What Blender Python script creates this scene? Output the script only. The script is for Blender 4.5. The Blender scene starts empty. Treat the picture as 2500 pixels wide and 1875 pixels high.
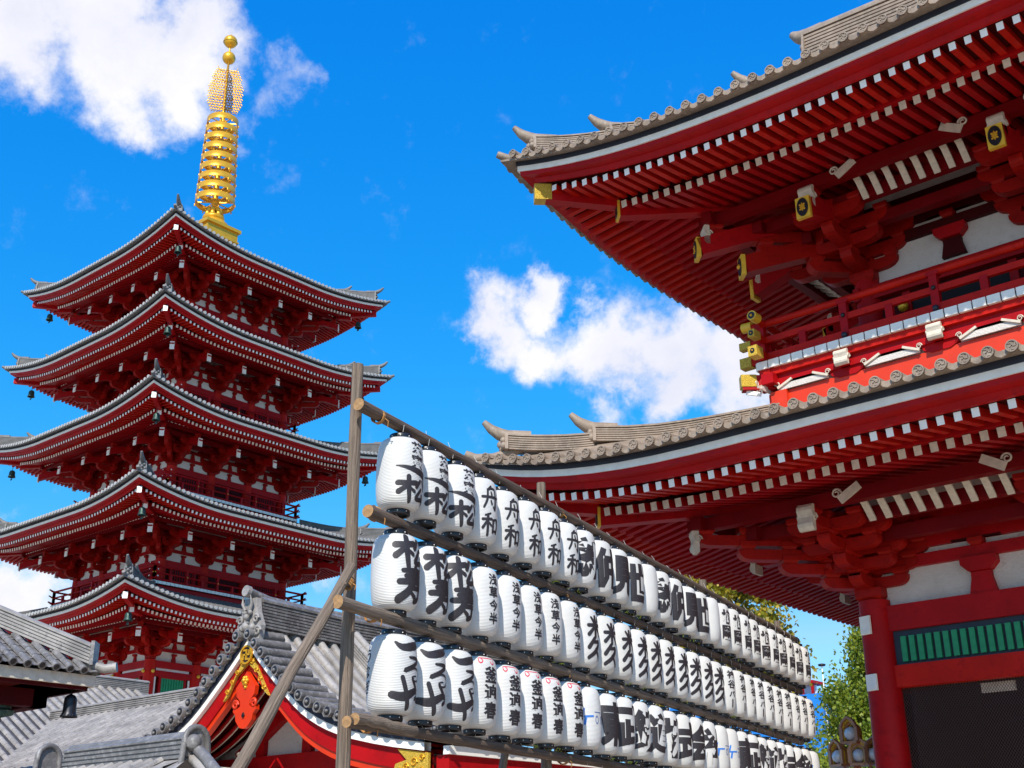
import bpy, math, random
from mathutils import Vector, Matrix
R = math.radians
S = bpy.context.scene
COL = S.collection
rnd = random.Random(7)

# ------------------------------------------------------------------ camera
F_PX, PITCH, ROLL, YAW = 2991.6, R(21.807), R(-0.358), R(40.623)
CAM = Vector((0, 0, 1.6))
fwd = Vector((-math.sin(YAW) * math.cos(PITCH), math.cos(YAW) * math.cos(PITCH), math.sin(PITCH)))
rgt0 = Vector((math.cos(YAW), math.sin(YAW), 0)); up0 = rgt0.cross(fwd)
rgt = math.cos(ROLL) * rgt0 + math.sin(ROLL) * up0
upv = -math.sin(ROLL) * rgt0 + math.cos(ROLL) * up0
cd = bpy.data.cameras.new('camera'); cam = bpy.data.objects.new('camera', cd); COL.objects.link(cam)
cam.matrix_world = Matrix(((rgt.x, upv.x, -fwd.x, CAM.x), (rgt.y, upv.y, -fwd.y, CAM.y), (rgt.z, upv.z, -fwd.z, CAM.z), (0, 0, 0, 1)))
cd.sensor_width = 36; cd.lens = F_PX / 2500 * 36; cd.clip_end = 5000; cd.clip_start = 0.1
S.camera = cam
def pray(px, py):          # measuring aid: direction seen at a pixel of the photograph
    return ((px - 1250) * rgt - (py - 937.5) * upv + F_PX * fwd).normalized()
def onpl(px, py, n, d):
    r = pray(px, py); n = Vector(n); return CAM + r * ((d - n.dot(CAM)) / n.dot(r))

# ------------------------------------------------------------------ light
SUN_EL, SUN_AZ = R(42), Vector((0.5, -0.866, 0)).normalized()
sdir = Vector((SUN_AZ.x * math.cos(SUN_EL), SUN_AZ.y * math.cos(SUN_EL), math.sin(SUN_EL)))
ld = bpy.data.lights.new('sun', 'SUN'); ld.energy = 3.9; ld.angle = R(0.5); ld.color = (1.0, 0.955, 0.88)
sun = bpy.data.objects.new('sun', ld); COL.objects.link(sun)
sun.rotation_euler = sdir.to_track_quat('Z', 'Y').to_euler()
S.view_settings.view_transform = 'Standard'; S.view_settings.look = 'None'
S.view_settings.exposure = 0.42; S.view_settings.gamma = 1
S.cycles.max_bounces = 8; S.cycles.diffuse_bounces = 5; S.cycles.transparent_max_bounces = 24
W = bpy.data.worlds.new('World'); S.world = W; W.use_nodes = True
nt = W.node_tree; nt.nodes.clear()
def N(t, kind, **kw):
    n = t.nodes.new(kind)
    for k, v in kw.items(): setattr(n, k, v)
    return n
sky = N(nt, 'ShaderNodeTexSky', sky_type='NISHITA', sun_disc=False, sun_elevation=SUN_EL,
        sun_rotation=math.atan2(SUN_AZ.x, SUN_AZ.y), altitude=10, air_density=1.0, dust_density=0.3, ozone_density=3.0)
hs = N(nt, 'ShaderNodeHueSaturation'); hs.inputs['Saturation'].default_value = 1.3; hs.inputs['Value'].default_value = 1.0
hs.inputs['Hue'].default_value = 0.5
nt.links.new(sky.outputs[0], hs.inputs['Color'])
ssep = N(nt, 'ShaderNodeSeparateColor'); nt.links.new(hs.outputs[0], ssep.inputs[0]); tint = N(nt, 'ShaderNodeCombineColor')
for ch_, (k_, p_, g_) in enumerate(((.12, 2.1, 6.0), (.12, .77, .96), (.12, .36, 1.0))):      # film response of the photograph: deep saturated blue
    m_ = N(nt, 'ShaderNodeMath', operation='MULTIPLY'); m_.inputs[1].default_value = k_; nt.links.new(ssep.outputs[ch_], m_.inputs[0])
    q_ = N(nt, 'ShaderNodeMath', operation='POWER'); q_.inputs[1].default_value = p_; nt.links.new(m_.outputs[0], q_.inputs[0])
    w_ = N(nt, 'ShaderNodeMath', operation='MULTIPLY'); w_.inputs[1].default_value = g_ * 7.0; nt.links.new(q_.outputs[0], w_.inputs[0]); x_ = N(nt, 'ShaderNodeMath', operation='MINIMUM'); x_.inputs[1].default_value = (1.9, 4.4, 7.0)[ch_]; nt.links.new(w_.outputs[0], x_.inputs[0]); nt.links.new(x_.outputs[0], tint.inputs[ch_])
tc = N(nt, 'ShaderNodeTexCoord')
no = N(nt, 'ShaderNodeTexNoise'); no.inputs['Scale'].default_value = 9; no.inputs['Detail'].default_value = 9; no.inputs['Roughness'].default_value = 0.62
nt.links.new(tc.outputs['Generated'], no.inputs['Vector'])
sub = N(nt, 'ShaderNodeVectorMath', operation='SUBTRACT'); sub.inputs[1].default_value = (.5, .5, .5)
nt.links.new(no.outputs['Color'], sub.inputs[0])
sca = N(nt, 'ShaderNodeVectorMath', operation='SCALE'); sca.inputs['Scale'].default_value = 0.16
nt.links.new(sub.outputs[0], sca.inputs[0])
adv = N(nt, 'ShaderNodeVectorMath', operation='ADD'); nt.links.new(tc.outputs['Generated'], adv.inputs[0]); nt.links.new(sca.outputs[0], adv.inputs[1])
BLOBS = [(30, 60, 150, 1), (170, 60, 130, 1), (260, 130, 160, 1), (380, 130, 150, 1), (420, 170, 90, .8), (310, 235, 85, .8), (240, 20, 120, 1), (440, 110, 70, .7),
         (600, 200, 75, .52), (565, 250, 60, .42), (545, 300, 45, .36), (120, 170, 90, .5),
         (1180, 610, 85, 1), (1070, 690, 110, 1), (1040, 730, 80, .9), (1170, 740, 100, 1), (1290, 740, 120, 1), (1290, 660, 60, .7), (1410, 760, 140, 1), (1540, 790, 150, 1),
         (1460, 690, 90, .9), (1400, 860, 110, 1), (1520, 860, 100, .9), (1620, 700, 100, .9), (1300, 830, 70, .8), (1700, 800, 120, 1),
         (40, 1270, 120, 1), (150, 1250, 90, .9), (-60, 1330, 120, 1), (690, 1270, 80, .55), (780, 1230, 80, .4), (120, 1330, 90, .9), (1760, 1490, 60, .5)]
prev = None
for bx, by, br, bw in BLOBS:
    v = pray(bx * 1.1302, by * 1.1302)
    d = N(nt, 'ShaderNodeVectorMath', operation='DISTANCE'); d.inputs[1].default_value = v
    nt.links.new(adv.outputs[0], d.inputs[0])
    mr = N(nt, 'ShaderNodeMapRange', interpolation_type='SMOOTHSTEP')
    mr.inputs['From Min'].default_value = 0; mr.inputs['From Max'].default_value = br * 1.1302 * 1.55 / F_PX
    mr.inputs['To Min'].default_value = bw; mr.inputs['To Max'].default_value = 0
    nt.links.new(d.outputs['Value'], mr.inputs['Value'])
    if prev is None: prev = mr.outputs[0]
    else:
        mx = N(nt, 'ShaderNodeMath', operation='SMOOTH_MAX'); mx.inputs[2].default_value = 0.25
        nt.links.new(prev, mx.inputs[0]); nt.links.new(mr.outputs[0], mx.inputs[1]); prev = mx.outputs[0]
no2 = N(nt, 'ShaderNodeTexNoise'); no2.inputs['Scale'].default_value = 26; no2.inputs['Detail'].default_value = 8; no2.inputs['Roughness'].default_value = .65
nt.links.new(tc.outputs['Generated'], no2.inputs['Vector'])
m1 = N(nt, 'ShaderNodeMath', operation='MULTIPLY_ADD'); m1.inputs[1].default_value = 0.8; nt.links.new(no2.outputs['Fac'], m1.inputs[0]); nt.links.new(prev, m1.inputs[2])
cov = N(nt, 'ShaderNodeMapRange', interpolation_type='SMOOTHSTEP'); cov.inputs['From Min'].default_value = 0.64; cov.inputs['From Max'].default_value = 1.26
nt.links.new(m1.outputs[0], cov.inputs['Value'])
shd = N(nt, 'ShaderNodeMapRange'); shd.inputs['From Min'].default_value = .35; shd.inputs['From Max'].default_value = .65; shd.inputs['To Min'].default_value = 0; shd.inputs['To Max'].default_value = 1
nt.links.new(no.outputs['Fac'], shd.inputs['Value'])
cc = N(nt, 'ShaderNodeMixRGB'); cc.inputs[1].default_value = (4.5, 4.6, 5.3, 1); cc.inputs[2].default_value = (5.7, 5.65, 5.8, 1)
nt.links.new(shd.outputs[0], cc.inputs[0])
mixc = N(nt, 'ShaderNodeMixRGB'); nt.links.new(cov.outputs[0], mixc.inputs[0]); nt.links.new(tint.outputs[0], mixc.inputs[1]); nt.links.new(cc.outputs[0], mixc.inputs[2])
bg = N(nt, 'ShaderNodeBackground'); bg.inputs['Strength'].default_value = 0.138
nt.links.new(mixc.outputs[0], bg.inputs['Color'])
wo = N(nt, 'ShaderNodeOutputWorld'); nt.links.new(bg.outputs[0], wo.inputs[0])

# ------------------------------------------------------------------ materials
MATS = {}
def mat(name, col, rough=.5, metal=0, var=.12, vs=3.0, bump=0, bs=40, wear=None, spec=.5, trans=0, coat=0):
    m = bpy.data.materials.new(name); m.use_nodes = True; t = m.node_tree; b = t.nodes['Principled BSDF']
    b.inputs['Roughness'].default_value = rough; b.inputs['Metallic'].default_value = metal
    b.inputs['Specular IOR Level'].default_value = spec; b.inputs['Coat Weight'].default_value = coat
    c = N(t, 'ShaderNodeTexCoord'); n = N(t, 'ShaderNodeTexNoise'); n.inputs['Scale'].default_value = vs; n.inputs['Detail'].default_value = 6
    t.links.new(c.outputs['Object'], n.inputs['Vector'])
    r = N(t, 'ShaderNodeValToRGB'); e = r.color_ramp.elements
    e[0].position = .3; e[1].position = .72
    e[0].color = (*[x * (1 - var) for x in col], 1); e[1].color = (*[min(1, x * (1 + var)) for x in col], 1)
    t.links.new(n.outputs['Fac'], r.inputs[0]); out = r.outputs[0]
    if wear:
        n2 = N(t, 'ShaderNodeTexNoise'); n2.inputs['Scale'].default_value = vs * 4; n2.inputs['Detail'].default_value = 8; n2.inputs['Roughness'].default_value = .7
        t.links.new(c.outputs['Object'], n2.inputs['Vector'])
        r2 = N(t, 'ShaderNodeValToRGB'); r2.color_ramp.elements[0].position = .5; r2.color_ramp.elements[1].position = .68
        t.links.new(n2.outputs['Fac'], r2.inputs[0])
        mx = N(t, 'ShaderNodeMixRGB'); mx.inputs[2].default_value = (*wear, 1); t.links.new(out, mx.inputs[1]); t.links.new(r2.outputs[0], mx.inputs[0]); out = mx.outputs[0]
    t.links.new(out, b.inputs['Base Color'])
    if bump:
        n3 = N(t, 'ShaderNodeTexNoise'); n3.inputs['Scale'].default_value = bs; n3.inputs['Detail'].default_value = 4
        t.links.new(c.outputs['Object'], n3.inputs['Vector'])
        bp = N(t, 'ShaderNodeBump'); bp.inputs['Strength'].default_value = bump; bp.inputs['Distance'].default_value = .02
        t.links.new(n3.outputs['Fac'], bp.inputs['Height']); t.links.new(bp.outputs[0], b.inputs['Normal'])
    MATS[name] = m; return m
mat('red', (.40, .004, .006), .48, var=.16, vs=1.3, wear=(.29, .003, .005), bump=.15, bs=9, spec=.16)
mat('red2', (.52, .011, .004), .48, var=.16, vs=1.7, wear=(.38, .006, .004), bump=.15, bs=9, spec=.16)
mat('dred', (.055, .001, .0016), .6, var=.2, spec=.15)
mat('plasterw', (.80, .74, .66), .9, var=.05, vs=2)
mat('redb', (.34, .007, .0035), .5, var=.16, vs=1.7, wear=(.24, .004, .003), bump=.15, bs=9, spec=.14)
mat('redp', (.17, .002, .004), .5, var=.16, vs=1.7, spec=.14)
mat('verm', (.66, .034, .002), .45, var=.08)
mat('white', (.93, .88, .79), .55, var=.07, vs=5)
mat('cream', (.66, .58, .46), .7, var=.14, vs=9, bump=.3, bs=60)
mat('plaster', (.66, .60, .54), .9, var=.07, vs=2, wear=(.58, .52, .45), bump=.9, bs=28)
mat('navy', (.016, .02, .035), .5, var=.2)
mat('black', (.012, .012, .015), .35, var=.2)
mat('gold', (.84, .43, .025), .34, metal=.45, var=.12, bump=.25, bs=40)
mat('goldp', (.80, .47, .035), .45, var=.2, bump=.2, bs=30)
mat('goldo', (.80, .47, .05), .4, metal=.3, var=.45, vs=60, bump=1, bs=120)
mat('tile', (.27, .20, .145), .62, var=.25, vs=2.2, wear=(.37, .29, .215), bump=.2)
mat('tilep', (.16, .15, .14), .55, var=.3, vs=2.5, wear=(.13, .125, .13), bump=.25, bs=30)
mat('tilew', (.42, .40, .37), .55, var=.1)
mat('tilebase', (.06, .055, .06), .8, var=.3)  # near black: shade in the gaps between tile rows put into the colour
mat('tileg', (.33, .295, .265), .55, var=.35, vs=2.5, wear=(.17, .155, .145), bump=.25, bs=30)
mat('tiled', (.165, .15, .14), .45, var=.3, vs=3, wear=(.30, .28, .27), bump=.25, bs=30)
mat('wood', (.205, .150, .108), .9, var=.5, vs=1.6, wear=(.11, .07, .045), bump=1, bs=3)
mat('wooddk', (.125, .082, .056), .9, var=.5, vs=1.6, wear=(.065, .04, .028), bump=1, bs=3)
mat('woodend', (.34, .19, .08), .8, var=.3, vs=20, bump=.4)
mat('rope', (.42, .20, .06), .9, var=.3, vs=30)
mat('twine', (.42, .45, .05), .9, var=.3, vs=30)
mat('green', (.015, .28, .11), .5, var=.15, vs=6)
mat('bronze', (.035, .075, .06), .5, metal=.4, var=.5, vs=10)
mat('iron', (.03, .03, .035), .4, metal=.6)
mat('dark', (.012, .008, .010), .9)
mat('stone', (.46, .37, .27), .8, var=.1, vs=.4, bump=.3)
mat('tarp', (.01, .20, .62), .55, var=.12, vs=1, bump=.5, bs=4)
mat('glass', (.75, .76, .80), .12, spec=.9, var=.05)
mat('copper', (.55, .24, .13), .35, metal=.25)
mat('ink', (.028, .022, .024), .55, var=.3, vs=40)
mat('inkred', (.62, .02, .06), .55); mat('inkblue', (.03, .17, .55), .55); mat('inkgrey', (.16, .2, .36), .6)
mat('bark', (.10, .075, .05), .9, bump=.6)
# timber grain running along the log
for nm in ('wood', 'wooddk'):
    t = MATS[nm].node_tree; c = [n for n in t.nodes if n.type == 'TEX_COORD'][0]
    mp = N(t, 'ShaderNodeMapping'); mp.inputs['Scale'].default_value = (26, 26, 1.1)
    t.links.new(c.outputs['Object'], mp.inputs['Vector'])
    for n in t.nodes:
        if n.type == 'TEX_NOISE': t.links.new(mp.outputs[0], n.inputs['Vector'])
# gate plaster has a fine pressed weave: handled by bump scale above
def paper_mat():
    m = bpy.data.materials.new('paper'); m.use_nodes = True; t = m.node_tree; b = t.nodes['Principled BSDF']
    b.inputs['Roughness'].default_value = .42
    oi = N(t, 'ShaderNodeObjectInfo'); ns = N(t, 'ShaderNodeTexNoise'); ns.inputs['Scale'].default_value = 5; ns.inputs['Detail'].default_value = 5
    cm_ = N(t, 'ShaderNodeMixRGB'); cm_.inputs[1].default_value = (.79, .765, .73, 1); cm_.inputs[2].default_value = (.69, .655, .59, 1); am = N(t, 'ShaderNodeMath', operation='MULTIPLY')
    tcp = N(t, 'ShaderNodeTexCoord'); av = N(t, 'ShaderNodeVectorMath', operation='ADD'); t.links.new(tcp.outputs['Object'], av.inputs[0]); t.links.new(oi.outputs['Location'], av.inputs[1]); t.links.new(av.outputs[0], ns.inputs['Vector'])
    rm_ = N(t, 'ShaderNodeMapRange'); rm_.inputs['From Min'].default_value = .35; rm_.inputs['From Max'].default_value = .75; t.links.new(ns.outputs['Fac'], rm_.inputs['Value'])
    ad = N(t, 'ShaderNodeMath', operation='ADD'); t.links.new(oi.outputs['Random'], ad.inputs[0]); t.links.new(rm_.outputs[0], ad.inputs[1]); t.links.new(ad.outputs[0], am.inputs[0]); am.inputs[1].default_value = .5
    t.links.new(am.outputs[0], cm_.inputs[0]); t.links.new(cm_.outputs[0], b.inputs['Base Color'])
    c = N(t, 'ShaderNodeTexCoord'); w = N(t, 'ShaderNodeTexWave', bands_direction='Z', wave_type='BANDS'); w.inputs['Scale'].default_value = 22; w.inputs['Distortion'].default_value = .15
    t.links.new(c.outputs['Object'], w.inputs['Vector'])
    bp = N(t, 'ShaderNodeBump'); bp.inputs['Strength'].default_value = .42; bp.inputs['Distance'].default_value = .008
    t.links.new(w.outputs['Fac'], bp.inputs['Height']); t.links.new(bp.outputs[0], b.inputs['Normal'])
    tr = N(t, 'ShaderNodeBsdfTranslucent'); tr.inputs['Color'].default_value = (.86, .87, .92, 1)
    mx = N(t, 'ShaderNodeMixShader'); mx.inputs[0].default_value = .12
    o = [n for n in t.nodes if n.type == 'OUTPUT_MATERIAL'][0]
    t.links.new(b.outputs[0], mx.inputs[1]); t.links.new(tr.outputs[0], mx.inputs[2]); t.links.new(mx.outputs[0], o.inputs[0]); MATS['paper'] = m
paper_mat()
def leaf_mat(name, col, col2):
    m = bpy.data.materials.new(name); m.use_nodes = True; t = m.node_tree; b = t.nodes['Principled BSDF']
    b.inputs['Roughness'].default_value = .5
    g = N(t, 'ShaderNodeNewGeometry'); mx = N(t, 'ShaderNodeMixRGB'); mx.inputs[1].default_value = (*col, 1); mx.inputs[2].default_value = (*col2, 1)
    t.links.new(g.outputs['Random Per Island'], mx.inputs[0]); t.links.new(mx.outputs[0], b.inputs['Base Color'])
    tr = N(t, 'ShaderNodeBsdfTranslucent'); t.links.new(mx.outputs[0], tr.inputs['Color'])
    ms = N(t, 'ShaderNodeMixShader'); ms.inputs[0].default_value = .35
    o = [n for n in t.nodes if n.type == 'OUTPUT_MATERIAL'][0]
    t.links.new(b.outputs[0], ms.inputs[1]); t.links.new(tr.outputs[0], ms.inputs[2]); t.links.new(ms.outputs[0], o.inputs[0]); MATS[name] = m
leaf_mat('leafa', (.09, .16, .010), (.33, .36, .025)); leaf_mat('leafb', (.20, .22, .012), (.55, .38, .03))
def net_mat():
    m = bpy.data.materials.new('net'); m.use_nodes = True; t = m.node_tree; b = t.nodes['Principled BSDF']
    b.inputs['Base Color'].default_value = (.10, .045, .035, 1); b.inputs['Roughness'].default_value = .5
    c = N(t, 'ShaderNodeTexCoord'); outs = []
    for a in (R(35), R(-35)):
        mp = N(t, 'ShaderNodeMapping'); mp.inputs['Rotation'].default_value = (0, a, 0); t.links.new(c.outputs['Object'], mp.inputs['Vector'])
        w = N(t, 'ShaderNodeTexWave', bands_direction='X'); w.inputs['Scale'].default_value = 7; t.links.new(mp.outputs[0], w.inputs['Vector'])
        g = N(t, 'ShaderNodeMath', operation='GREATER_THAN'); g.inputs[1].default_value = .93; t.links.new(w.outputs['Fac'], g.inputs[0]); outs.append(g)
    mx = N(t, 'ShaderNodeMath', operation='MAXIMUM'); t.links.new(outs[0].outputs[0], mx.inputs[0]); t.links.new(outs[1].outputs[0], mx.inputs[1])
    t.links.new(mx.outputs[0], b.inputs['Alpha']); MATS['net'] = m
net_mat()

# ------------------------------------------------------------------ mesh builder
Z = Vector((0, 0, 1))
class MB:
    def __init__(s): s.v = []; s.f = []; s.mi = []; s.sm = []; s.mats = []; s.M = Matrix()
    def add(s, vs, fs, m, smooth=False):
        if m not in s.mats: s.mats.append(m)
        i = s.mats.index(m); b = len(s.v); M = s.M
        s.v += [tuple(M @ Vector(p)) for p in vs]
        for f in fs: s.f.append(tuple(b + k for k in f)); s.mi.append(i); s.sm.append(smooth)
    def box(s, x0, x1, y0, y1, z0, z1, m):
        s.add([(x0, y0, z0), (x1, y0, z0), (x1, y1, z0), (x0, y1, z0), (x0, y0, z1), (x1, y0, z1), (x1, y1, z1), (x0, y1, z1)],
              [(0, 3, 2, 1), (4, 5, 6, 7), (0, 1, 5, 4), (1, 2, 6, 5), (2, 3, 7, 6), (3, 0, 4, 7)], m)
    def cbox(s, c, d, m): s.box(c[0] - d[0] / 2, c[0] + d[0] / 2, c[1] - d[1] / 2, c[1] + d[1] / 2, c[2] - d[2] / 2, c[2] + d[2] / 2, m)
    def bar(s, p0, p1, w, h, m, cap=None, w1=None, h1=None):      # beam from p0 to p1; cap = material of the p0 end
        p0 = Vector(p0); p1 = Vector(p1); t = (p1 - p0).normalized()
        a = t.cross(Z); a = Vector((1, 0, 0)) if a.length < 1e-4 else a.normalized(); u = a.cross(t)
        w1 = w if w1 is None else w1; h1 = h if h1 is None else h1
        q = []
        for p, ww, hh in ((p0, w, h), (p1, w1, h1)):
            for sa, su in ((-1, -1), (1, -1), (1, 1), (-1, 1)): q.append(p + a * sa * ww / 2 + u * su * hh / 2)
        s.add(q, [(0, 4, 5, 1), (1, 5, 6, 2), (2, 6, 7, 3), (3, 7, 4, 0), (4, 7, 6, 5)], m)
        s.add(q[:4], [(0, 1, 2, 3)], cap or m)
    def cyl(s, p0, p1, r0, r1, m, n=10, c0=None, c1=None, smooth=True):
        p0 = Vector(p0); p1 = Vector(p1); t = (p1 - p0).normalized(); a = t.cross(Vector((.3, .2, 1)) if abs(t.z) < .9 else Vector((1, 0, 0))).normalized(); b = t.cross(a)
        q = [p + (a * math.cos(k * 2 * math.pi / n) + b * math.sin(k * 2 * math.pi / n)) * r for p, r in ((p0, r0), (p1, r1)) for k in range(n)]
        s.add(q, [(k, n + k, n + (k + 1) % n, (k + 1) % n)[::-1] for k in range(n)], m, smooth)
        s.add(q[:n], [tuple(range(n))[::-1]], c0 or m); s.add(q[n:], [tuple(range(n))], c1 or m)
    def tube(s, pts, rad, m, n=8, cap=None):
        pts = [Vector(p) for p in pts]; K = len(pts); q = []
        if not hasattr(rad, '__len__'): rad = [rad] * K
        ref = Vector((.13, .29, 1)).normalized()
        for i, p in enumerate(pts):
            t = (pts[min(i + 1, K - 1)] - pts[max(i - 1, 0)]).normalized(); a = t.cross(ref)
            if a.length < .05: a = t.cross(Vector((1, 0, 0)))
            a.normalize(); b = t.cross(a)
            q += [p + (a * math.cos(k * 2 * math.pi / n) + b * math.sin(k * 2 * math.pi / n)) * rad[i] for k in range(n)]
        s.add(q, [(i * n + k, i * n + (k + 1) % n, (i + 1) * n + (k + 1) % n, (i + 1) * n + k) for i in range(K - 1) for k in range(n)], m, True)
        s.add(q[:n], [tuple(range(n))[::-1]], cap or m); s.add(q[-n:], [tuple(range(n))], cap or m)
    def lathe(s, prof, c, m, n=24, smooth=True, axis=None):
        q = []; K = len(prof)
        for r, z in prof: q += [(c[0] + r * math.cos(k * 2 * math.pi / n), c[1] + r * math.sin(k * 2 * math.pi / n), c[2] + z) for k in range(n)]
        s.add(q, [(i * n + k, i * n + (k + 1) % n, (i + 1) * n + (k + 1) % n, (i + 1) * n + k) for i in range(K - 1) for k in range(n)], m, smooth)
    def ball(s, c, r, m, n=10, sz=1):
        s.lathe([(max(.001, r * math.sin(a * math.pi / (n // 2 + 1))), -r * sz * math.cos(a * math.pi / (n // 2 + 1))) for a in range(n // 2 + 2)], c, m, n)
    def prism(s, poly, o, a, b, th, m, mside=None):        # polygon in the plane a,b at o, thickness th along a x b
        o = Vector(o); a = Vector(a); b = Vector(b); nn = a.cross(b).normalized(); K = len(poly)
        q = [o + a * x + b * y + nn * k for k in (-th / 2, th / 2) for x, y in poly]
        s.add(q, [tuple(range(K))[::-1], tuple(range(K, 2 * K))], m)
        s.add(q, [(k, (k + 1) % K, K + (k + 1) % K, K + k) for k in range(K)], mside or m)
    def sweep(s, path, prof, m, caps=True, scale=None, closed=True):  # prof = (lateral, up) loop
        path = [Vector(p) for p in path]; K = len(path); P = len(prof); q = []
        for i, p in enumerate(path):
            t = path[min(i + 1, K - 1)] - path[max(i - 1, 0)]; t.z = 0; t.normalize(); a = t.cross(Z)
            k = scale[i] if scale else 1
            q += [p + a * x * k + Z * z * k for x, z in prof]
        rng = range(P if closed else P - 1)
        s.add(q, [(i * P + k, i * P + (k + 1) % P, (i + 1) * P + (k + 1) % P, (i + 1) * P + k) for i in range(K - 1) for k in rng], m)
        if caps: s.add(q[:P], [tuple(range(P))[::-1]], m); s.add(q[-P:], [tuple(range(P))], m)
    def build(s, name, parent=None, mats=None):
        me = bpy.data.meshes.new(name); me.from_pydata(s.v, [], s.f)
        for m in s.mats: me.materials.append(MATS[m])
        me.polygons.foreach_set('material_index', s.mi); me.polygons.foreach_set('use_smooth', s.sm); me.update()
        o = bpy.data.objects.new(name, me); COL.objects.link(o)
        if parent:
            o.parent = parent
            if parent.type == 'EMPTY': o.matrix_parent_inverse = Matrix.Translation(-parent.location)
        return o
def tag(o, label, cat, group=None, kind=None):
    o['label'] = label; o['category'] = cat
    if group: o['group'] = group
    if kind: o['kind'] = kind
    return o
def empty(name, label, cat, group=None):
    o = bpy.data.objects.new(name, None); COL.objects.link(o); o.empty_display_size = .2
    return tag(o, label, cat, group)
def wchild(name, me, parent, Mw):      # copy of a part placed with a world matrix
    return child(name, me, parent, Matrix.Translation(-parent.location) @ Mw)
def child(name, me, parent, M=None):
    o = bpy.data.objects.new(name, me); COL.objects.link(o); o.parent = parent
    if M is not None: o.matrix_local = M
    return o
def T(x, y, z): return Matrix.Translation((x, y, z))
def RZ(a): return Matrix.Rotation(a, 4, 'Z')
def disc_poly(r, n=16): return [(r * math.cos(2 * math.pi * k / n), r * math.sin(2 * math.pi * k / n)) for k in range(n)]

# ------------------------------------------------------------------ roofs
def manji(mb, c, a, b, r, m, th=.015):
    w = r * .2
    o = Vector(c); a = Vector(a); b = Vector(b)
    for k in range(4):
        an = k * math.pi / 2; d = a * math.cos(an) + b * math.sin(an); e = -a * math.sin(an) + b * math.cos(an)
        mb.prism([(0, -w / 2), (r * .62, -w / 2), (r * .62, w / 2), (0, w / 2)], o, d, e, th, m)
        mb.prism([(r * .62 - w, w / 2), (r * .62, w / 2), (r * .62, r * .55), (r * .62 - w, r * .55)], o, d, e, th, m)
def ridge_prof(w, h, layers):
    L = []; R_ = []
    for i in range(layers):
        z0 = h * .78 * i / layers; z1 = h * .78 * (i + .62) / layers; z2 = h * .78 * (i + 1) / layers
        R_ += [(w / 2, z0), (w / 2, z1), (w * .43, z1), (w * .43, z2)]
    top = [(w * .56, h * .78), (w * .56, h * .86), (w * .3, h * .97), (0, h)]
    R_ += top
    return R_ + [(-x, z) for x, z in R_[::-1][1:]]
def ridge(mb, path, w, h, layers, m, curl=True, face=True):
    """stacked-tile ridge; path[0] is the free end"""
    path = [Vector(p) for p in path]
    mb.sweep(path, ridge_prof(w, h, layers), m)
    t = path[0] - path[1]; t.z = 0; t.normalize(); a = t.cross(Z)
    if face:    # end tile: plaque with a horned mask
        p = path[0] + t * .03
        mb.prism([(-w * .72, -.02), (w * .72, -.02), (w * .66, h * .5), (w * .5, h * .88), (-w * .5, h * .88), (-w * .66, h * .5)], p, a, Z, .07, m)
        for sx in (-1, 1):
            mb.ball(p + t * .06 + a * sx * w * .3 + Z * h * .55, w * .2, m, 8)
            mb.ball(p + t * .05 + a * sx * w * .42 + Z * h * .2, w * .24, m, 8)
        mb.ball(p + t * .1 + Z * h * .36, w * .26, m, 8); mb.ball(p + t * .07 + Z * h * .12, w * .22, m, 8)
    if curl:
        q = path[0] + Z * h * .86; r = w * .42
        mb.tube([q - t * .5 - Z * .01, q, q + t * .16 + Z * .05, q + t * .34 + Z * .16, q + t * .5 + Z * .32], [r, r, r * .95, r * .72, r * .42], m, 8)
def roofz(d, A=.40, B=.025): return .26 + A * d + B * d * d
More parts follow.
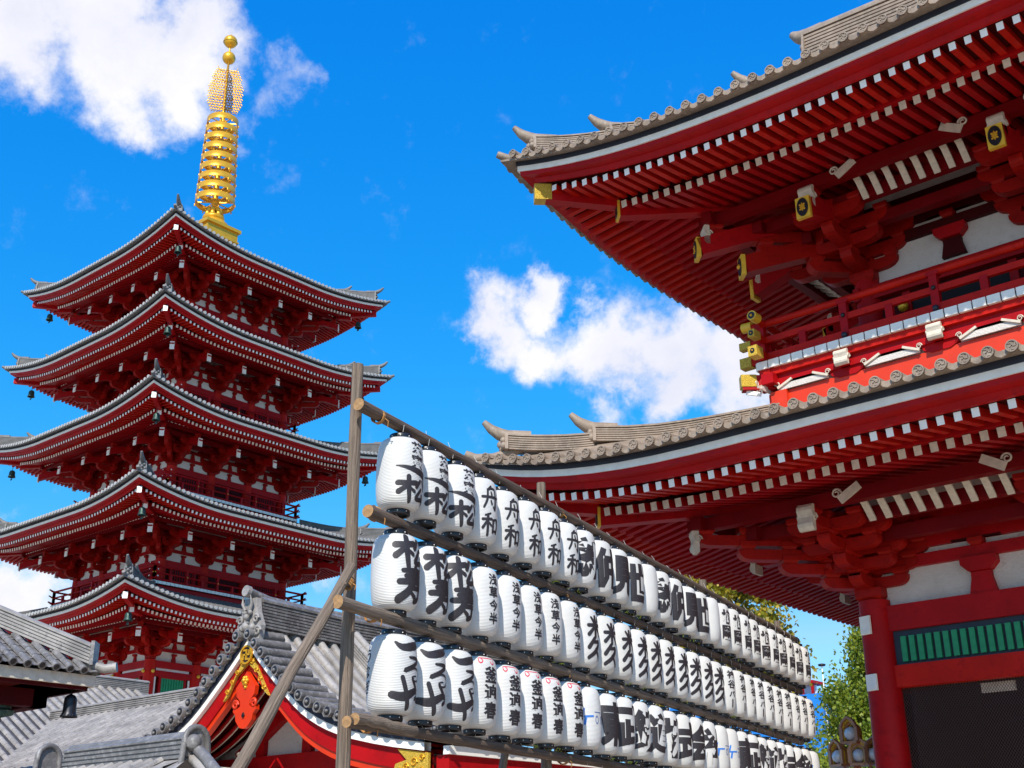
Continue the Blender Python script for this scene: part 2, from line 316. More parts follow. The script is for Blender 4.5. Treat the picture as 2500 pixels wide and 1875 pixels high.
def eaves(parent, cx, cy, HX, HY, zF, L, rng, pw, win, k, rsp, tsp, tm, A, B, dmax, indiv, hipmat, fly_in=1.5, tile_r=.10, emblem=True, ridges=(), steps=1, curlw=.36, capm=None):
    capm = capm or tm
    """hipped eaves all round; returns dict with z helper. indiv: function(side, row, x) -> True for a rafter of its own"""
    def lift(x, hu):
        d = hu - abs(x); return L * max(0, 1 - d / rng) ** pw
    fade = lambda ins: max(0, 1 - max(0, ins) / (win * 1.35))
    roof = MB(); fas = MB(); und = MB(); stuff = MB(); tl = MB()
    k_ = k; rafs = []
    for side in range(4):
        hu, hv = (HX, HY) if side % 2 == 0 else (HY, HX)
        M = T(cx, cy, 0) @ RZ(side * math.pi / 2)
        for b in (roof, fas, und, stuff, tl): b.M = M
        def strip(mb, prof, m, n=40, closed=False, fd=True):
            q = []; P = len(prof)
            for i in range(n + 1):
                t = math.sin((i / n * 2 - 1) * math.pi / 2)      # denser near the corners
                t = .5 * t + .5 * (i / n * 2 - 1)
                for ins, dz in prof:
                    q.append((t * (hu - ins), -hv + ins, zF + lift(t * hu, hu) * (fade(ins) if fd else 1) + dz))
            mb.add(q, [(i * P + j, (i + 1) * P + j, (i + 1) * P + (j + 1) % P, i * P + (j + 1) % P) for i in range(n) for j in range(P if closed else P - 1)], m)
        strip(fas, [(0, .07 * k), (0, -.07 * k), (.07, -.07 * k), (.07, .07 * k)], 'white', closed=True)
        strip(roof, [(.03, .07 * k), (-.02, .07 * k), (-.03, .19 * k), (.03, .19 * k)], 'navy', closed=True)
        strip(roof, [(.0, .195 * k), (-.28 * k, .175 * k), (-.28 * k, .225 * k)], tm)
        nd = 7; prof = [(-.28 * k, .225 * k)] + [(dmax * j / nd, roofz(dmax * j / nd, A, B) * 1.0 - .03 + (k - 1) * .25) for j in range(nd + 1)]
        strip(roof, prof, tm, fd=False if False else True)
        # red boards below the white edge
        strip(und, [(.04, -.07 * k), (.05, -.17 * k), (.26 * k, -.20 * k), (.30 * k, -.31 * k), (.36 * k, -.32 * k)], 'red')
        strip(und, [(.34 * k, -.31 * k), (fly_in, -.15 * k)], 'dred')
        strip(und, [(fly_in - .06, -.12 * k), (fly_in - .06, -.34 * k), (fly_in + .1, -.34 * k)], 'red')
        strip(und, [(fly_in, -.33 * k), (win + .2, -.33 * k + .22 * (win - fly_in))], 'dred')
        # rafters
        n = int(2 * hu / rsp); x0 = -(n - 1) / 2 * rsp
        for j in range(n):
            x = x0 + j * rsp; lim = hu - abs(x) - .12; z = zF + lift(x, hu)
            if lim > .55 * k:
                e = min(fly_in + .05, lim); i0 = .40 * k
                rise = .20 * k * (e - i0) / (fly_in - i0)
                a = (x, -hv + i0, z - .40 * k); b = (x, -hv + e, z - lift(x, hu) * (1 - fade(e)) - .40 * k + rise)
                mb = MB() if indiv(side, 0, x) else stuff; mb.M = M
                mb.bar(a, b, .125 * k, .15 * k, 'red2', cap='white')
                if mb is not stuff: rafs.append(mb)
            if lim > fly_in + .15:
                e = min(win, lim)
                a = (x, -hv + fly_in, z - lift(x, hu) * (1 - fade(fly_in)) - .44 * k); b = (x, -hv + e, z - lift(x, hu) * (1 - fade(e)) - .44 * k + .22 * (e - fly_in))
                mb = MB() if indiv(side, 1, x) else stuff; mb.M = M
                mb.bar(a, b, .14 * k, .17 * k, 'red', cap='cream' if emblem else 'white')
                if mb is not stuff: rafs.append(mb)
        # tiles
        n = int(2 * (hu + .1) / tsp); x0 = -(n - 1) / 2 * tsp; r = tile_r * k
        for j in range(n):
            x = x0 + j * tsp; z = zF + lift(min(abs(x), hu), hu) + .24 * k; y = -hv - .30 * k
            sl = [(x, y, z)]
            D = min(dmax, hu - abs(x) + .05); K = max(1, int(D / dmax * 5))
            for q in range(K + 1):
                d = D * q / K; sl.append((x, -hv + d, zF + lift(min(abs(x), hu), hu) * fade(d) + roofz(d, A, B) + (k - 1) * .25))
            if D < .1: sl = sl[:1] + [(x, y + .3, z + .12)]
            P = [(-r, -.02), (-r * .8, r * .6), (0, r), (r * .8, r * .6), (r, -.02)]
            q_ = [(px + a_, py, pz + b_) for (px, py, pz) in sl for a_, b_ in P]
            tl.add(q_, [(i * 5 + c_, (i + 1) * 5 + c_, (i + 1) * 5 + c_ + 1, i * 5 + c_ + 1) for i in range(len(sl) - 1) for c_ in range(4)], tm, True)
            tl.prism(disc_poly(r, 14), (x, y - .01, z), (1, 0, 0), Z, .06, capm)
            if emblem and side in (0, 3):
                for a1 in range(14):      # raised rim
                    b1 = 2 * math.pi * a1 / 14; b2 = 2 * math.pi * (a1 + 1) / 14
                    tl.add([(x + rr_ * math.cos(bb), y - .06, z + rr_ * math.sin(bb)) for bb in (b1, b2) for rr_ in (r * .8, r * 1.0)] + [(x + rr_ * math.cos(bb), y - .02, z + rr_ * math.sin(bb)) for bb in (b1, b2) for rr_ in (r * .8, r * 1.0)],
                           [(0, 1, 3, 2), (0, 2, 6, 4), (1, 5, 7, 3)], tm)
                manji(tl, (x, y - .045, z), (1, 0, 0), Z, r, tm)
            # hanging lip of the pan tile
            if j < n - 1:
                xm = x + tsp / 2; zm = zF + lift(min(abs(xm), hu), hu) + .24 * k; hw = tsp / 2 - r * .4
                up = [(hw * c, .03 * k - .05 * k * (1 - c * c)) for c in (-1, -.5, 0, .5, 1)]; lo = [(hw * c, -.02 - .11 * k * (1 - c * c)) for c in (1, .5, 0, -.5, -1)]
                tl.prism(up + lo, (xm, y + .02, zm), (1, 0, 0), Z, .05, tm)
        # hip rafters at the left corner of each side
        dz = zF + L
        c = Vector((-hu, -hv, 0)); dg = Vector((1, 1, 0))
        i0 = .30 * k
        und.bar(c + dg * i0 + Z * (dz - .66 * k), c + dg * (fly_in + .15) + Z * (dz - L * (1 - fade(fly_in)) - .62 * k), .26 * k, .36 * k, 'red', cap=hipmat)
        und.bar(c + dg * (fly_in + .15) + Z * (dz - L * (1 - fade(fly_in)) - .86 * k), c + dg * win + Z * (dz - L * (1 - fade(win)) - .7 * k + .2 * (win - fly_in)), .28 * k, .38 * k, 'red', cap=hipmat)
        if hipmat == 'goldo':      # pierced gold sleeve
            und.bar(c + dg * (i0 - .03) + Z * (dz - .66 * k), c + dg * (i0 + .25) + Z * (dz - .655 * k), .29 * k, .40 * k, 'goldo')
            und.bar(c + dg * (fly_in + .12) + Z * (dz - L * (1 - fade(fly_in)) - .86 * k), c + dg * (fly_in + .16) + Z * (dz - L * (1 - fade(fly_in)) - .86 * k), .31 * k, .42 * k, 'goldp')
            und.bar(c + dg * (fly_in + .105) + Z * (dz - L * (1 - fade(fly_in)) - .86 * k), c + dg * (fly_in + .13) + Z * (dz - L * (1 - fade(fly_in)) - .86 * k), .18 * k, .30 * k, 'black')
        # corner tip tile
        tp = c + Vector((-.17, -.17, dz + .27 * k)) 
        tl.tube([c + dg * .5 + Z * (dz + .50 * k), c + dg * .1 + Z * (dz + .30 * k), tp, tp + Vector((-.16, -.16, .10)) * k], [r * .95, r, r * 1.05, r * .85], tm, 10)
        for (e0, e1, hh) in ridges:
            pts = []
            for q in range(7):
                s_ = q / 6; d = e0 + (e1 - e0) * s_; up = .30 * k * (1 - min(1, (d - e0) / 1.4)) ** 2
                pts.append(c + dg * d + Z * (zF + L * fade(d) * max(0, 1 - d / rng) ** 1 + roofz(d, A, B) + (k - 1) * .25 + up * .5))
            ridge(tl, pts, curlw * k, hh * k, 6, tm)
    ro = roof.build('roof', parent)
    tl.build('roof_tiles', ro); fas.build('eave_board', ro); uo = und.build('soffit', ro)
    if stuff.v: o = stuff.build('rafter', ro); o['kind'] = 'stuff'
    for mb in rafs: mb.build('rafter', ro)
    return ro, fade
def arm_poly(L_, h):      # bracket arm seen from the side, curved lower edge at the free end
    pts = [(0, 0)] + [(L_ - 1.15 * h + 1.15 * h * math.sin(a), .80 * h * (1 - math.cos(a))) for a in [R(x) for x in (0, 20, 40, 60, 75, 90)]] + [(L_, h), (0, h)]
    return pts
def bblock(mb, x, y, z, w, m='redb', hf=.50):
    h = w * hf
    mb.add([(x + a * w * f, y + b * w * f, z + c) for c, f in ((0, .34), (h * .4, .5), (h, .5)) for a, b in ((-1, -1), (1, -1), (1, 1), (-1, 1))],
           [(0, 3, 2, 1)] + [(i * 4 + j, i * 4 + (j + 1) % 4, (i + 1) * 4 + (j + 1) % 4, (i + 1) * 4 + j) for i in (0, 1) for j in range(4)] + [(8, 9, 10, 11)], m)
def lat_arm(mb, y, z, hl, th, h, m):     # arm parallel to the wall, both ends curved
    a = arm_poly(hl, h); poly = a[:-1] + [(-x, zz) for x, zz in a[::-1][1:-1]]
    mb.prism(poly, (0, y, z), (1, 0, 0), Z, th, m)
def bracket(h, D, k, noses, dirs=((0, 1),), gold=False, lat=True, steps=3, tail=True):
    """three-step bracket; local: wall at y=0, outward -y, base z=0, top z=h"""
    mb = MB(); st = h / (steps + .35)
    bw = .34 * k; bblock(mb, 0, 0, 0, bw * 1.35); z = bw * 1.35 * .50
    st = (h - z) / steps; ah = st * .74
    for ang, sc in dirs:
        mb.M = RZ(ang)
        for i in range(steps):
            zi = z + i * st; L_ = (i + 1) * D / steps * sc + .16 * k
            mb.prism(arm_poly(L_, ah), (0, 0, zi), (0, -1, 0), Z, .22 * k, 'redb')
            for q in range(i + 2):
                bblock(mb, 0, -q * D / steps * sc, zi + ah, bw * .8)
            if ang == 0 or abs(abs(ang) - math.pi / 2) < .01:
                for q in range(i + 2):
                    if lat and q <= i: 
                        mb.M = RZ(ang) @ T(0, -q * D / steps, 0); lat_arm(mb, 0, zi + .002 * (q + 1), (.52 + .16 * (i - q)) * k * 1.25, .20 * k, ah, 'redb'); 
                        for sx in (-1, 1): bblock(mb, sx * (.44 + .16 * (i - q)) * k * 1.2, 0, zi + ah, bw * .72)
                        mb.M = RZ(ang)
            if i == steps - 1 and noses:     # carved white nose
                y = -L_ - .02; zz = zi + ah * .55
                nose(mb, (0, y, zz), .26 * k, .42 * k, noses)
        # sloping tail rafter
        if tail:
            y0 = -D * sc * 1.02 - .28 * k; zt = h * .60 if gold else h * .62
            mb.bar((0, y0, zt), (0, 0, zt + abs(y0) * .33), .26 * k, .34 * k, 'red', cap='redb')
            if gold:
                mb.bar((0, y0 - .075, zt - .014), (0, y0 + .02, zt - .014), .26 * k, .40 * k, 'goldp')
                poly = [(x * .105 * k, yy * .175 * k) for x, yy in disc_poly(1, 16)]
                mb.prism(poly, (0, y0 - .085, zt - .014), (1, 0, 0), Z, .02, 'black')
                mb.prism([(0, -.085 * k), (.05 * k, 0), (0, .085 * k), (-.05 * k, 0)], (0, y0 - .098, zt - .014), (1, 0, 0), Z, .012, 'gold')
                for dx, dy in ((.04, .045), (-.04, .045), (.04, -.045), (-.04, -.045)): mb.ball((dx * k, y0 - .098, zt - .014 + dy * k), .018 * k, 'gold', 6)
                if sc > 1:      # second, lower tail rafter under the corner
                    y1 = y0 * .74; z1_ = zt - .42; mb.bar((0, y1, z1_), (0, 0, z1_ + abs(y1) * .3), .26 * k, .34 * k, 'redb'); mb.bar((0, y1 - .075, z1_ - .01), (0, y1 + .02, z1_ - .01), .27 * k, .41 * k, 'goldp'); mb.prism(poly, (0, y1 - .085, z1_ - .01), (1, 0, 0), Z, .02, 'black'); mb.ball((0, y1 - .095, z1_), .05 * k, 'gold', 6)
            else: mb.bar((0, y0 - .02, zt), (0, y0 + .03, zt), .27 * k, .50 * k, 'white')
        mb.M = Matrix()
    return mb
def curl(mb, c, a, b, r, m, th=.03, turns=1.4, w=.3):
    pts = []; n = 16
    for i in range(n + 1):
        t = i / n; an = t * turns * 2 * math.pi; rr = r * (1 - .72 * t); pts.append(Vector(c) + Vector(a) * rr * math.cos(an) + Vector(b) * rr * math.sin(an))
    mb.tube(pts, [th * (1 - .4 * i / n) for i in range(n + 1)], m, 5)
def nose(mb, c, w, h, m):      # white wavy block with a scroll on its cheeks
    x, y, z = c; pr = []
    for i in range(9):
        t = i / 8; pr.append((-.16 * h - .07 * h * math.sin(t * math.pi * 3) + .25 * h * (t - .5) ** 2 * 2, (t - .5) * h))
    poly = pr + [(.1 * h, h / 2), (.1 * h, -h / 2)]
    mb.prism([(-px, pz) for px, pz in poly], (x, y, z), (0, -1, 0), Z, w, m)
    for sx in (-1, 1): curl(mb, (x + sx * (w / 2 + .01), y + .05 * h, z), (0, 1, 0), (0, 0, 1), .17 * h, m, .02)

# ------------------------------------------------------------------ setting
g = MB(); g.add([(-2500, -2500, 0), (2500, -2500, 0), (2500, 2500, 0), (-2500, 2500, 0)], [(0, 1, 2, 3)], 'stone')
tag(g.build('ground'), 'pale stone paving of the temple precinct', 'ground', kind='structure'); bpy.data.objects['ground']['kind'] = 'structure'

# ------------------------------------------------------------------ pagoda
PX, PY = -56.617, 38.189
pag = empty('pagoda', 'tall red five-storey pagoda with tiled roofs and golden spire', 'pagoda'); pag.location = (PX, PY, 0)
TIERS = [(8.80, 13.00, 3.95, 0, 0), (8.49, 18.00, 3.85, 15.03, 4.75), (7.91, 23.01, 3.62, 20.0, 4.30), (7.63, 27.81, 3.45, 24.82, 4.05), (7.35, 32.63, 3.28, 29.62, 3.85)]
brm = {}
def pag_wall(i, H, zF, wl, bz, bh):
    zb = zF - 1.62; w = MB(); z0 = 2.2 if i == 0 else bz
    for side in range(4):
        w.M = T(PX, PY, 0) @ RZ(side * math.pi / 2)
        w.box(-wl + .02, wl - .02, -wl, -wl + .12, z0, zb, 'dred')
        w.box(-wl + .01, wl - .01, -wl + .03, -wl + .15, zb, zF + .35, 'plasterw')
        for z_, h_, o_ in ((zb - .33, .33, .17), (zb + .48, .16, .05), (zb + .95, .16, .05), (zb + 1.36, .2, .05)) + (((zb - .74, .28, .14),) if i == 0 else ()):
            w.box(-wl - o_ * .9, wl + o_ * .9, -wl - o_, -wl + .02, z_, z_ + h_, 'red')
        if i == 0:
            for a in (-1, 0, 1):
                x = a * wl * .667
                w.box(x - .95, x + .95, -wl - .03, -wl, zb - .46, zb - .33, 'white')
                for sx in (-1, 1): w.box(x + sx * .98 - .05, x + sx * .98 + .05, -wl - .04, -wl, 6.5, zb - .76, 'white')
        for c in range(3):      # flared struts between the columns
            x = (c - 1) * wl * .667
            for z_ in (zb, zb + .64): w.prism([(-.13, 0), (.13, 0), (.07, .3), (-.07, .3)], (x, -wl, z_), (1, 0, 0), Z, .1, 'red'); bblock(w, x, -wl, z_ + .3, .24)
    ob = w.build('wall', pag)
    col = MB(); col.cyl((0, 0, z0 if i else 1.5), (0, 0, zb + .02), .29, .27, 'red2', 14)
    if i == 0:
        for dx, dy in ((0, -1), (1, 0), (-1, 0), (0, 1)): col.ball((dx * .33, dy * .33, zb - .55), .09, 'goldp', 8)
    first = None
    for side in range(4):
        for a in (-1, -.333, .333):
            Mw = T(PX, PY, 0) @ RZ(side * math.pi / 2) @ T(a * wl, -wl, 0)
            if first is None:
                first = col.build('column', pag); first.matrix_parent_inverse = Matrix(); first.matrix_local = T(-PX, -PY, 0) @ Mw
            else: wchild('column', first.data, pag, Mw)
    # windows and doors
    if True:
        gm = MB(); hh = (zb - .80 - 6.4) if i == 0 else (zb - .42 - z0); z1 = zb - (.80 if i == 0 else .40)
        gm.box(-.66, .66, -.03, .03, z1 - hh, z1, 'green' if i == 0 else 'dark')
        m_ = 'green' if i == 0 else 'red'
        for q in range(9): x = -.6 + q * .15; gm.bar((x, -.045, z1 - hh), (x, -.045, z1), .055 if i == 0 else .05, .05, m_)
        for sx in (-1, 1): gm.box(sx * .72 - .06, sx * .72 + .06, -.08, .03, z1 - hh, z1, 'red')
        gm.box(-.78, .78, -.08, .03, z1, z1 + .09, 'red')
        f0 = None
        for side in range(4):
            for a in (-.667, .667):
                Mw = T(PX, PY, 0) @ RZ(side * math.pi / 2) @ T(a * wl, -wl - .03, 0)
                if f0 is None: f0 = gm.build('window', pag); f0.matrix_parent_inverse = Matrix(); f0.matrix_local = T(-PX, -PY, 0) @ Mw
                else: wchild('window', f0.data, pag, Mw)
    # brackets
    hB = 1.30
    if 'm' not in brm:
        b1 = bracket(hB, 2.05, .85, None); o1 = b1.build('bracket'); brm['m'] = o1.data; bpy.data.objects.remove(o1)
        b2 = bracket(hB, 2.05, .85, None, ((0, 1), (-math.pi / 2, 1), (-math.pi / 4, 1.414))); o2 = b2.build('bracket'); brm['c'] = o2.data; bpy.data.objects.remove(o2)
    for side in range(4):
        Ms = T(PX, PY, 0) @ RZ(side * math.pi / 2)
        wchild('bracket', brm['c'], pag, Ms @ T(-wl, -wl, zb))
        for a in (-.333, .333): wchild('bracket', brm['m'], pag, Ms @ T(a * wl, -wl, zb))
    pl = MB()
    for side in range(4):
        pl.M = T(PX, PY, 0) @ RZ(side * math.pi / 2)
        for o_, z_ in ((2.05, zb + hB + .02), (1.37, zb + hB - .1), (.69, zb + hB - .3)):
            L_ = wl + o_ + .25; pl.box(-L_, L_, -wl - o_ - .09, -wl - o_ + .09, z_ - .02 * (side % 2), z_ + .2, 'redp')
            if o_ > 2:
                for q in range(-int(L_ / .236), int(L_ / .236)): pl.box(q * .236 + .08, q * .236 + .2, -wl - o_ - .098, -wl - o_ - .085, z_ + .15, z_ + .19, 'white')
    pl.build('purlin', pag)
    if bz:      # balcony
        b = MB(); rl = MB()
        for side in range(4):
            for q_ in (b, rl): q_.M = T(PX, PY, 0) @ RZ(side * math.pi / 2)
            b.box(-bh + .01, bh - .01, -bh, -wl + .3, bz - .10, bz - .01, 'dred')
            n = int(2 * bh / .24)
            for q in range(n): x = -bh + (q + .5) * 2 * bh / n; b.box(x - .11, x + .11, -bh - .03, -bh + .2, bz - .09, bz + .05, 'white')
            b.box(-bh + .15, bh - .15, -bh + .15, -bh + .35, bz - .36, bz - .10, 'red')
            b.box(-bh + .45, bh - .45, -bh + .45, -bh + .6, bz - .62, bz - .3, 'verm' if False else 'red')
            for z_, r_ in ((bz + .80, .055), (bz + .47, .045), (bz + .14, .06)):
                e = bh + .22; rl.tube([(-e, -bh + .08, z_ + .10), (-bh + .1, -bh + .08, z_), (bh - .1, -bh + .08, z_), (e, -bh + .08, z_ + .10)], [r_ * .8, r_, r_, r_ * .8], 'red', 6, 'white')
            n = int(2 * bh / .95)
            for q in range(n + 1):
                x = -bh + .08 + q * (2 * bh - .16) / n; rl.box(x - .06, x + .06, -bh + .02, -bh + .14, bz + .03, bz + (.86 if q % 2 == 0 else .47), 'red')
                if q % 2 == 0: rl.ball((x, -bh, bz + .47), .035, 'goldp', 6)
        bo = b.build('balcony', pag); rl.build('railing', bo)
for i, t_ in enumerate(TIERS): pag_wall(i, *t_)
for i, (H, zF, wl, bz, bh) in enumerate(TIERS):
    top = i == 4; nz = H - wl - .2
    ind = (lambda s, r, x: False) if i not in (1, 2) else ((lambda s, r, x: s in (1,) and abs(x) < 5.7 and r == 0) if i == 1 else (lambda s, r, x: s == 1 and r == 0 and abs(x) < 5.7))
    eaves(pag, PX, PY, H, H, zF, .75, 5.5, 2.0, H - wl, .85, .236, .27, 'tilep', .34 if top else .28, .022 if top else .015,
          H - 1.12 if top else H - TIERS[i + 1][4] + .1, ind, 'white', fly_in=1.15, tile_r=.10, emblem=False, capm='tilew', ridges=((.35, 1.75, .66), (1.7, (H - 1.3) if top else (H - TIERS[i + 1][4] - .1), .45)))
# spire
sp = MB(); sx_, sy_ = PX - .06, PY - .08
def sph(z): return (sx_, sy_, z)
sp.box(sx_ - 1.1, sx_ + 1.1, sy_ - 1.1, sy_ + 1.1, 35.6, 37.95, 'gold'); sp.box(sx_ - 1.24, sx_ + 1.24, sy_ - 1.24, sy_ + 1.24, 37.95, 38.15, 'gold'); sp.box(sx_ - 1.17, sx_ + 1.17, sy_ - 1.17, sy_ + 1.17, 37.25, 37.35, 'gold')
sp.lathe([(1.0, 0), (1.0, .12), (.93, .35), (.72, .55), (.55, .62), (.62, .66), (.66, .74), (.66, .86), (.5, .93), (.3, 1.0), (.28, 1.1)], sph(38.15), 'gold', 24)
for ring_z, rr_, nn_ in ((39.0, .46, 8), (39.35, .34, 8)):
    for q in range(nn_):
        a = q * 2 * math.pi / nn_; c = (sx_ + rr_ * math.cos(a), sy_ + rr_ * math.sin(a), ring_z + .12); sp.lathe([(.01, -.22), (.13, -.12), (.17, 0), (.12, .14), (.01, .26)], c, 'gold', 8)
sp.cyl(sph(39), sph(46.7), .19, .13, 'gold', 12); sp.cyl(sph(46.6), sph(52.0), .10, .055, 'gold', 10)
spo = sp.build('spire', pag)
for q in range(9):
    z = 40.12 + q * .715; r_ = 1.20 - q * .028; m = MB()
    m.lathe([(r_, -.19), (r_, .19), (r_ - .05, .19), (r_ - .05, -.19), (r_, -.19)], sph(z), 'gold', 32)
    for a in range(8):
        an = a * math.pi / 4; d = Vector((math.cos(an), math.sin(an), 0)); m.bar(Vector(sph(z - .04)) + d * (r_ - .04), Vector(sph(z - .04)) + d * .15, .05, .06, 'gold')
        m.cyl(Vector(sph(z - .16)) + d * r_ * 1.02, Vector(sph(z - .30)) + d * r_ * 1.02, .03, .055, 'gold', 6)
    m.lathe([(.17, -.2), (.26, -.05), (.26, .1), (.17, .22)], sph(z), 'gold', 12)
    m.build('ring', spo)
m = MB()
for a in range(4):
    d = Vector((math.cos(a * math.pi / 2 + .977), math.sin(a * math.pi / 2 + .977), 0)); rr = random.Random(a)
    for zi in range(17):
        z = 46.75 + zi * .19; t = (z - 46.6) / 3.3; wmax = 1.06 * math.sin(math.pi * min(1, max(.12, t * .60 + .26))) ** .6
        for wi in range(6):
            w_ = .14 + wi * .16 + (zi % 2) * .07
            if w_ > wmax: continue
            c = Vector(sph(z)) + d * w_
            m.tube([c + d * .085 * math.cos(b) + Z * (.10 * math.sin(b)) for b in [x * 1.05 for x in range(6)]], [.036] * 6, 'gold', 4)
    for zi in range(5):
        z = 46.9 + zi * .7; m.tube([Vector(sph(z)) + d * .1, Vector(sph(z + .1)) + d * .5, Vector(sph(z + .45)) + d * .85 * (1 - abs(zi - 2) * .12)], [.03, .03, .015], 'gold', 5)
m.build('flame_fin', spo)
m = MB(); m.ball(sph(50.80), .42, 'gold', 20, 1.02); m.build('ball', spo)
m = MB(); m.ball(sph(52.08), .44, 'gold', 20, .98); m.cyl(sph(52.5), sph(52.72), .07, .005, 'gold', 8); m.lathe([(.445, -.1), (.47, -.05), (.445, 0)], sph(52.08), 'gold', 20); m.build('ball', spo)
# wind bells under the roof corners
bell = MB(); bell.tube([(0, 0, 0), (0, 0, -.30)], .02, 'iron', 5); bell.lathe([(.02, -.30), (.14, -.33), (.19, -.42), (.20, -.62), (.23, -.72), (.26, -.78), (.20, -.78)], (0, 0, 0), 'bronze', 12); bell.cyl((0, 0, -.5), (0, 0, -.88), .015, .015, 'iron', 5); bell.box(-.10, .10, -.01, .01, -1.0, -.88, 'bronze')
ORD = ['lowest', 'second lowest', 'middle', 'second highest', 'topmost']; wb = None
for i, (H, zF, wl, bz, bh) in enumerate(TIERS):
    for nm, a, b in (('near', 1, -1), ('left', -1, -1), ('right', 1, 1)):
        if i == 0 and nm != 'near': continue
        p = (PX + a * (H - 1.0), PY + b * (H - 1.0), zF - .12)
        if wb is None: wb = bell.build('wind_bell'); o = wb
        else: o = bpy.data.objects.new('wind_bell', wb.data); COL.objects.link(o)
        o.location = p; o.scale = (.82, .82, .82)
        tag(o, 'small green wind bell under the %s corner of the %s pagoda roof' % (nm, ORD[i]), 'wind bell', 'wind bells on the pagoda')

# ------------------------------------------------------------------ gate
GX, GY = .2, 28.3
gate = empty('temple_gate', 'huge two-storey red temple gate with tiled roofs and white rafter ends', 'gate'); gate.location = (GX, GY, 0)
LC = [-10.746, -6.15, -2.0, 2.4, 6.55, 11.146]; UC = [-10.25, -6.1, -2.0, 2.4, 6.5, 10.65]
LF, UF = 24.0, 24.5
lind = lambda s, r, x: s == 0 and x < -5.4 - (0 if r else .3) and x > -15.6
eaves(gate, GX, GY, 16.62, 9.975, 8.80, .67, 5.5, 2.5, 5.67, 1.0, .29, .372, 'tile', .33, .008, 4.5, lind, 'goldo', ridges=((.3, 1.6, .38), (1.62, 4.5, .38)))
uind = lambda s, r, x: s == 0 and x < -4.6 and x > (-15.6 if r == 0 else -12.6)
uro, _ = eaves(gate, GX, GY, 16.13, 9.485, 15.93, .93, 9.0, 3.0, 5.68, 1.0, .29, .39, 'tile', .44, .04, 5.2, uind, 'goldo', ridges=((.3, 1.55, .38), (1.58, 3.9, .38), (4.1, 5.3, .5)))
# upper hip-and-gable part of the roof
u = MB(); zz = lambda d: 15.93 + roofz(d, .44, .035)
for sgn in (-1, 1):
    pts = [(d, zz(d)) for d in (5.1, 6.2, 7.3, 8.4, 9.485)]
    q = []
    for xx in (GX - 12.2, GX + 12.2): q += [(xx, GY + sgn * (9.485 - d), z) for d, z in pts]
    u.add(q, [(i, i + 1, 6 + i, 5 + i) for i in range(4)], 'tile')
    x = GX - 12.0
    while x < GX + 12.1:
        u.tube([(x, GY + sgn * (9.485 - d), z + .02) for d, z in pts], .11, 'tile', 6); x += .39
for sx in (-1, 1):
    X = GX + sx * 11.6
    u.add([(X, GY - 4.4, zz(5.1)), (X, GY + 4.4, zz(5.1)), (X, GY, zz(9.485))], [(0, 1, 2)], 'plaster')
    for sgn in (-1, 1):
        ridge(u, [(GX + sx * (12.3 - .1 * i), GY + sgn * (9.485 - d), zz(d) - .42) for i, d in enumerate((3.9, 4.2, 5.2, 6.2, 7.3, 8.4, 9.3))][::1], .34, .42, 5, 'tile', face=True)
        u.tube([(X + sx * .6, GY + sgn * (9.485 - d), zz(d) - .3) for d in (4.9, 6, 7.2, 8.4, 9.4)], .22, 'red', 6)
ridge(u, [(GX - 12.9 + i * 3.2, GY, zz(9.485) - .45 + (.15 if i == 0 else 0)) for i in range(9)], .6, 1.45, 10, 'tile'); u.build('gable_roof', uro)
def gate_floor(cols, fy, by, z0, z1, zb, label, cr=.35):
    """columns on the four sides, brackets and plaster above them"""
    c0 = None; ys = [fy, (fy + by) / 2, by]
    cm = MB(); cm.cyl((0, 0, z0), (0, 0, z1 * .55 + z0 * .45), cr, cr, 'red', 28); cm.cyl((0, 0, z1 * .55 + z0 * .45), (0, 0, zb), cr, cr * .93, 'red', 28)
    for x in cols:
        for y in ys:
            if y == ys[1] and x not in (cols[0], cols[-1]): continue
            if c0 is None: c0 = cm.build('column', gate); c0.matrix_parent_inverse = Matrix(); c0.matrix_local = T(x - GX, y - GY, 0)
            else: child('column', c0.data, gate, T(x - GX, y - GY, 0))
c_ = None
gate_floor(LC, LF, 32.6, 0, 6.6, 6.78, 'lower')
gate_floor(UC, UF, 32.1, 11.4, 14.0, 14.15, 'upper', .30)
def gate_bands(cols, fy, by, zb, zF, up):
    w = MB(); pls = MB(); hx = (cols[-1] - cols[0]) / 2; cxm = (cols[-1] + cols[0]) / 2; hy = (by - fy) / 2; cym = (by + fy) / 2
    for side in range(4):
        hu, hv = (hx, hy) if side % 2 == 0 else (hy, hx)
        M = T(cxm, cym, 0) @ RZ(side * math.pi / 2); w.M = M; pls.M = M
        xs = [c - cxm for c in cols] if side % 2 == 0 else [-hy, 0, hy]
        pls.box(-hu + .01, hu - .01, -hv + .02, -hv + .14, zb - .1, zF + 1.1, 'plaster')
        e = zF + .75
        zs = [(zb + .72, .24), (zb + 1.08, .30), (zb + 1.52, .30)]
        for z_, h_ in zs:
            if z_ + h_ < e: w.box(-hu, hu, -hv - .10, -hv + .02, z_, z_ + h_, 'dred' if up else 'red')
        for a, b in zip(xs[:-1], xs[1:]):
            n = 1
            x = (a + b) / 2      # broad flared strut with its block
            w.prism([(-.27, 0), (.27, 0), (.20, .30), (.20, .42), (-.20, .42), (-.20, .30)], (x, -hv - .04, zb), (1, 0, 0), Z, .14, 'dred' if up else 'red')
            w.prism([(-.22, 0), (.22, 0), (.36, .14), (.36, .28), (-.36, .28), (-.36, .14)], (x, -hv - .07, zb + .43), (1, 0, 0), Z, .26, 'red')
            for z_ in (zb + .96, zb + 1.38): bblock(w, x, -hv - .05, z_ - .02, .30); w.box(x - .5, x + .5, -hv - .11, -hv - .02, z_ + .12, z_ + .16, 'dred')
    w.build('tie_beam', gate); pls.build('plaster_wall', gate)
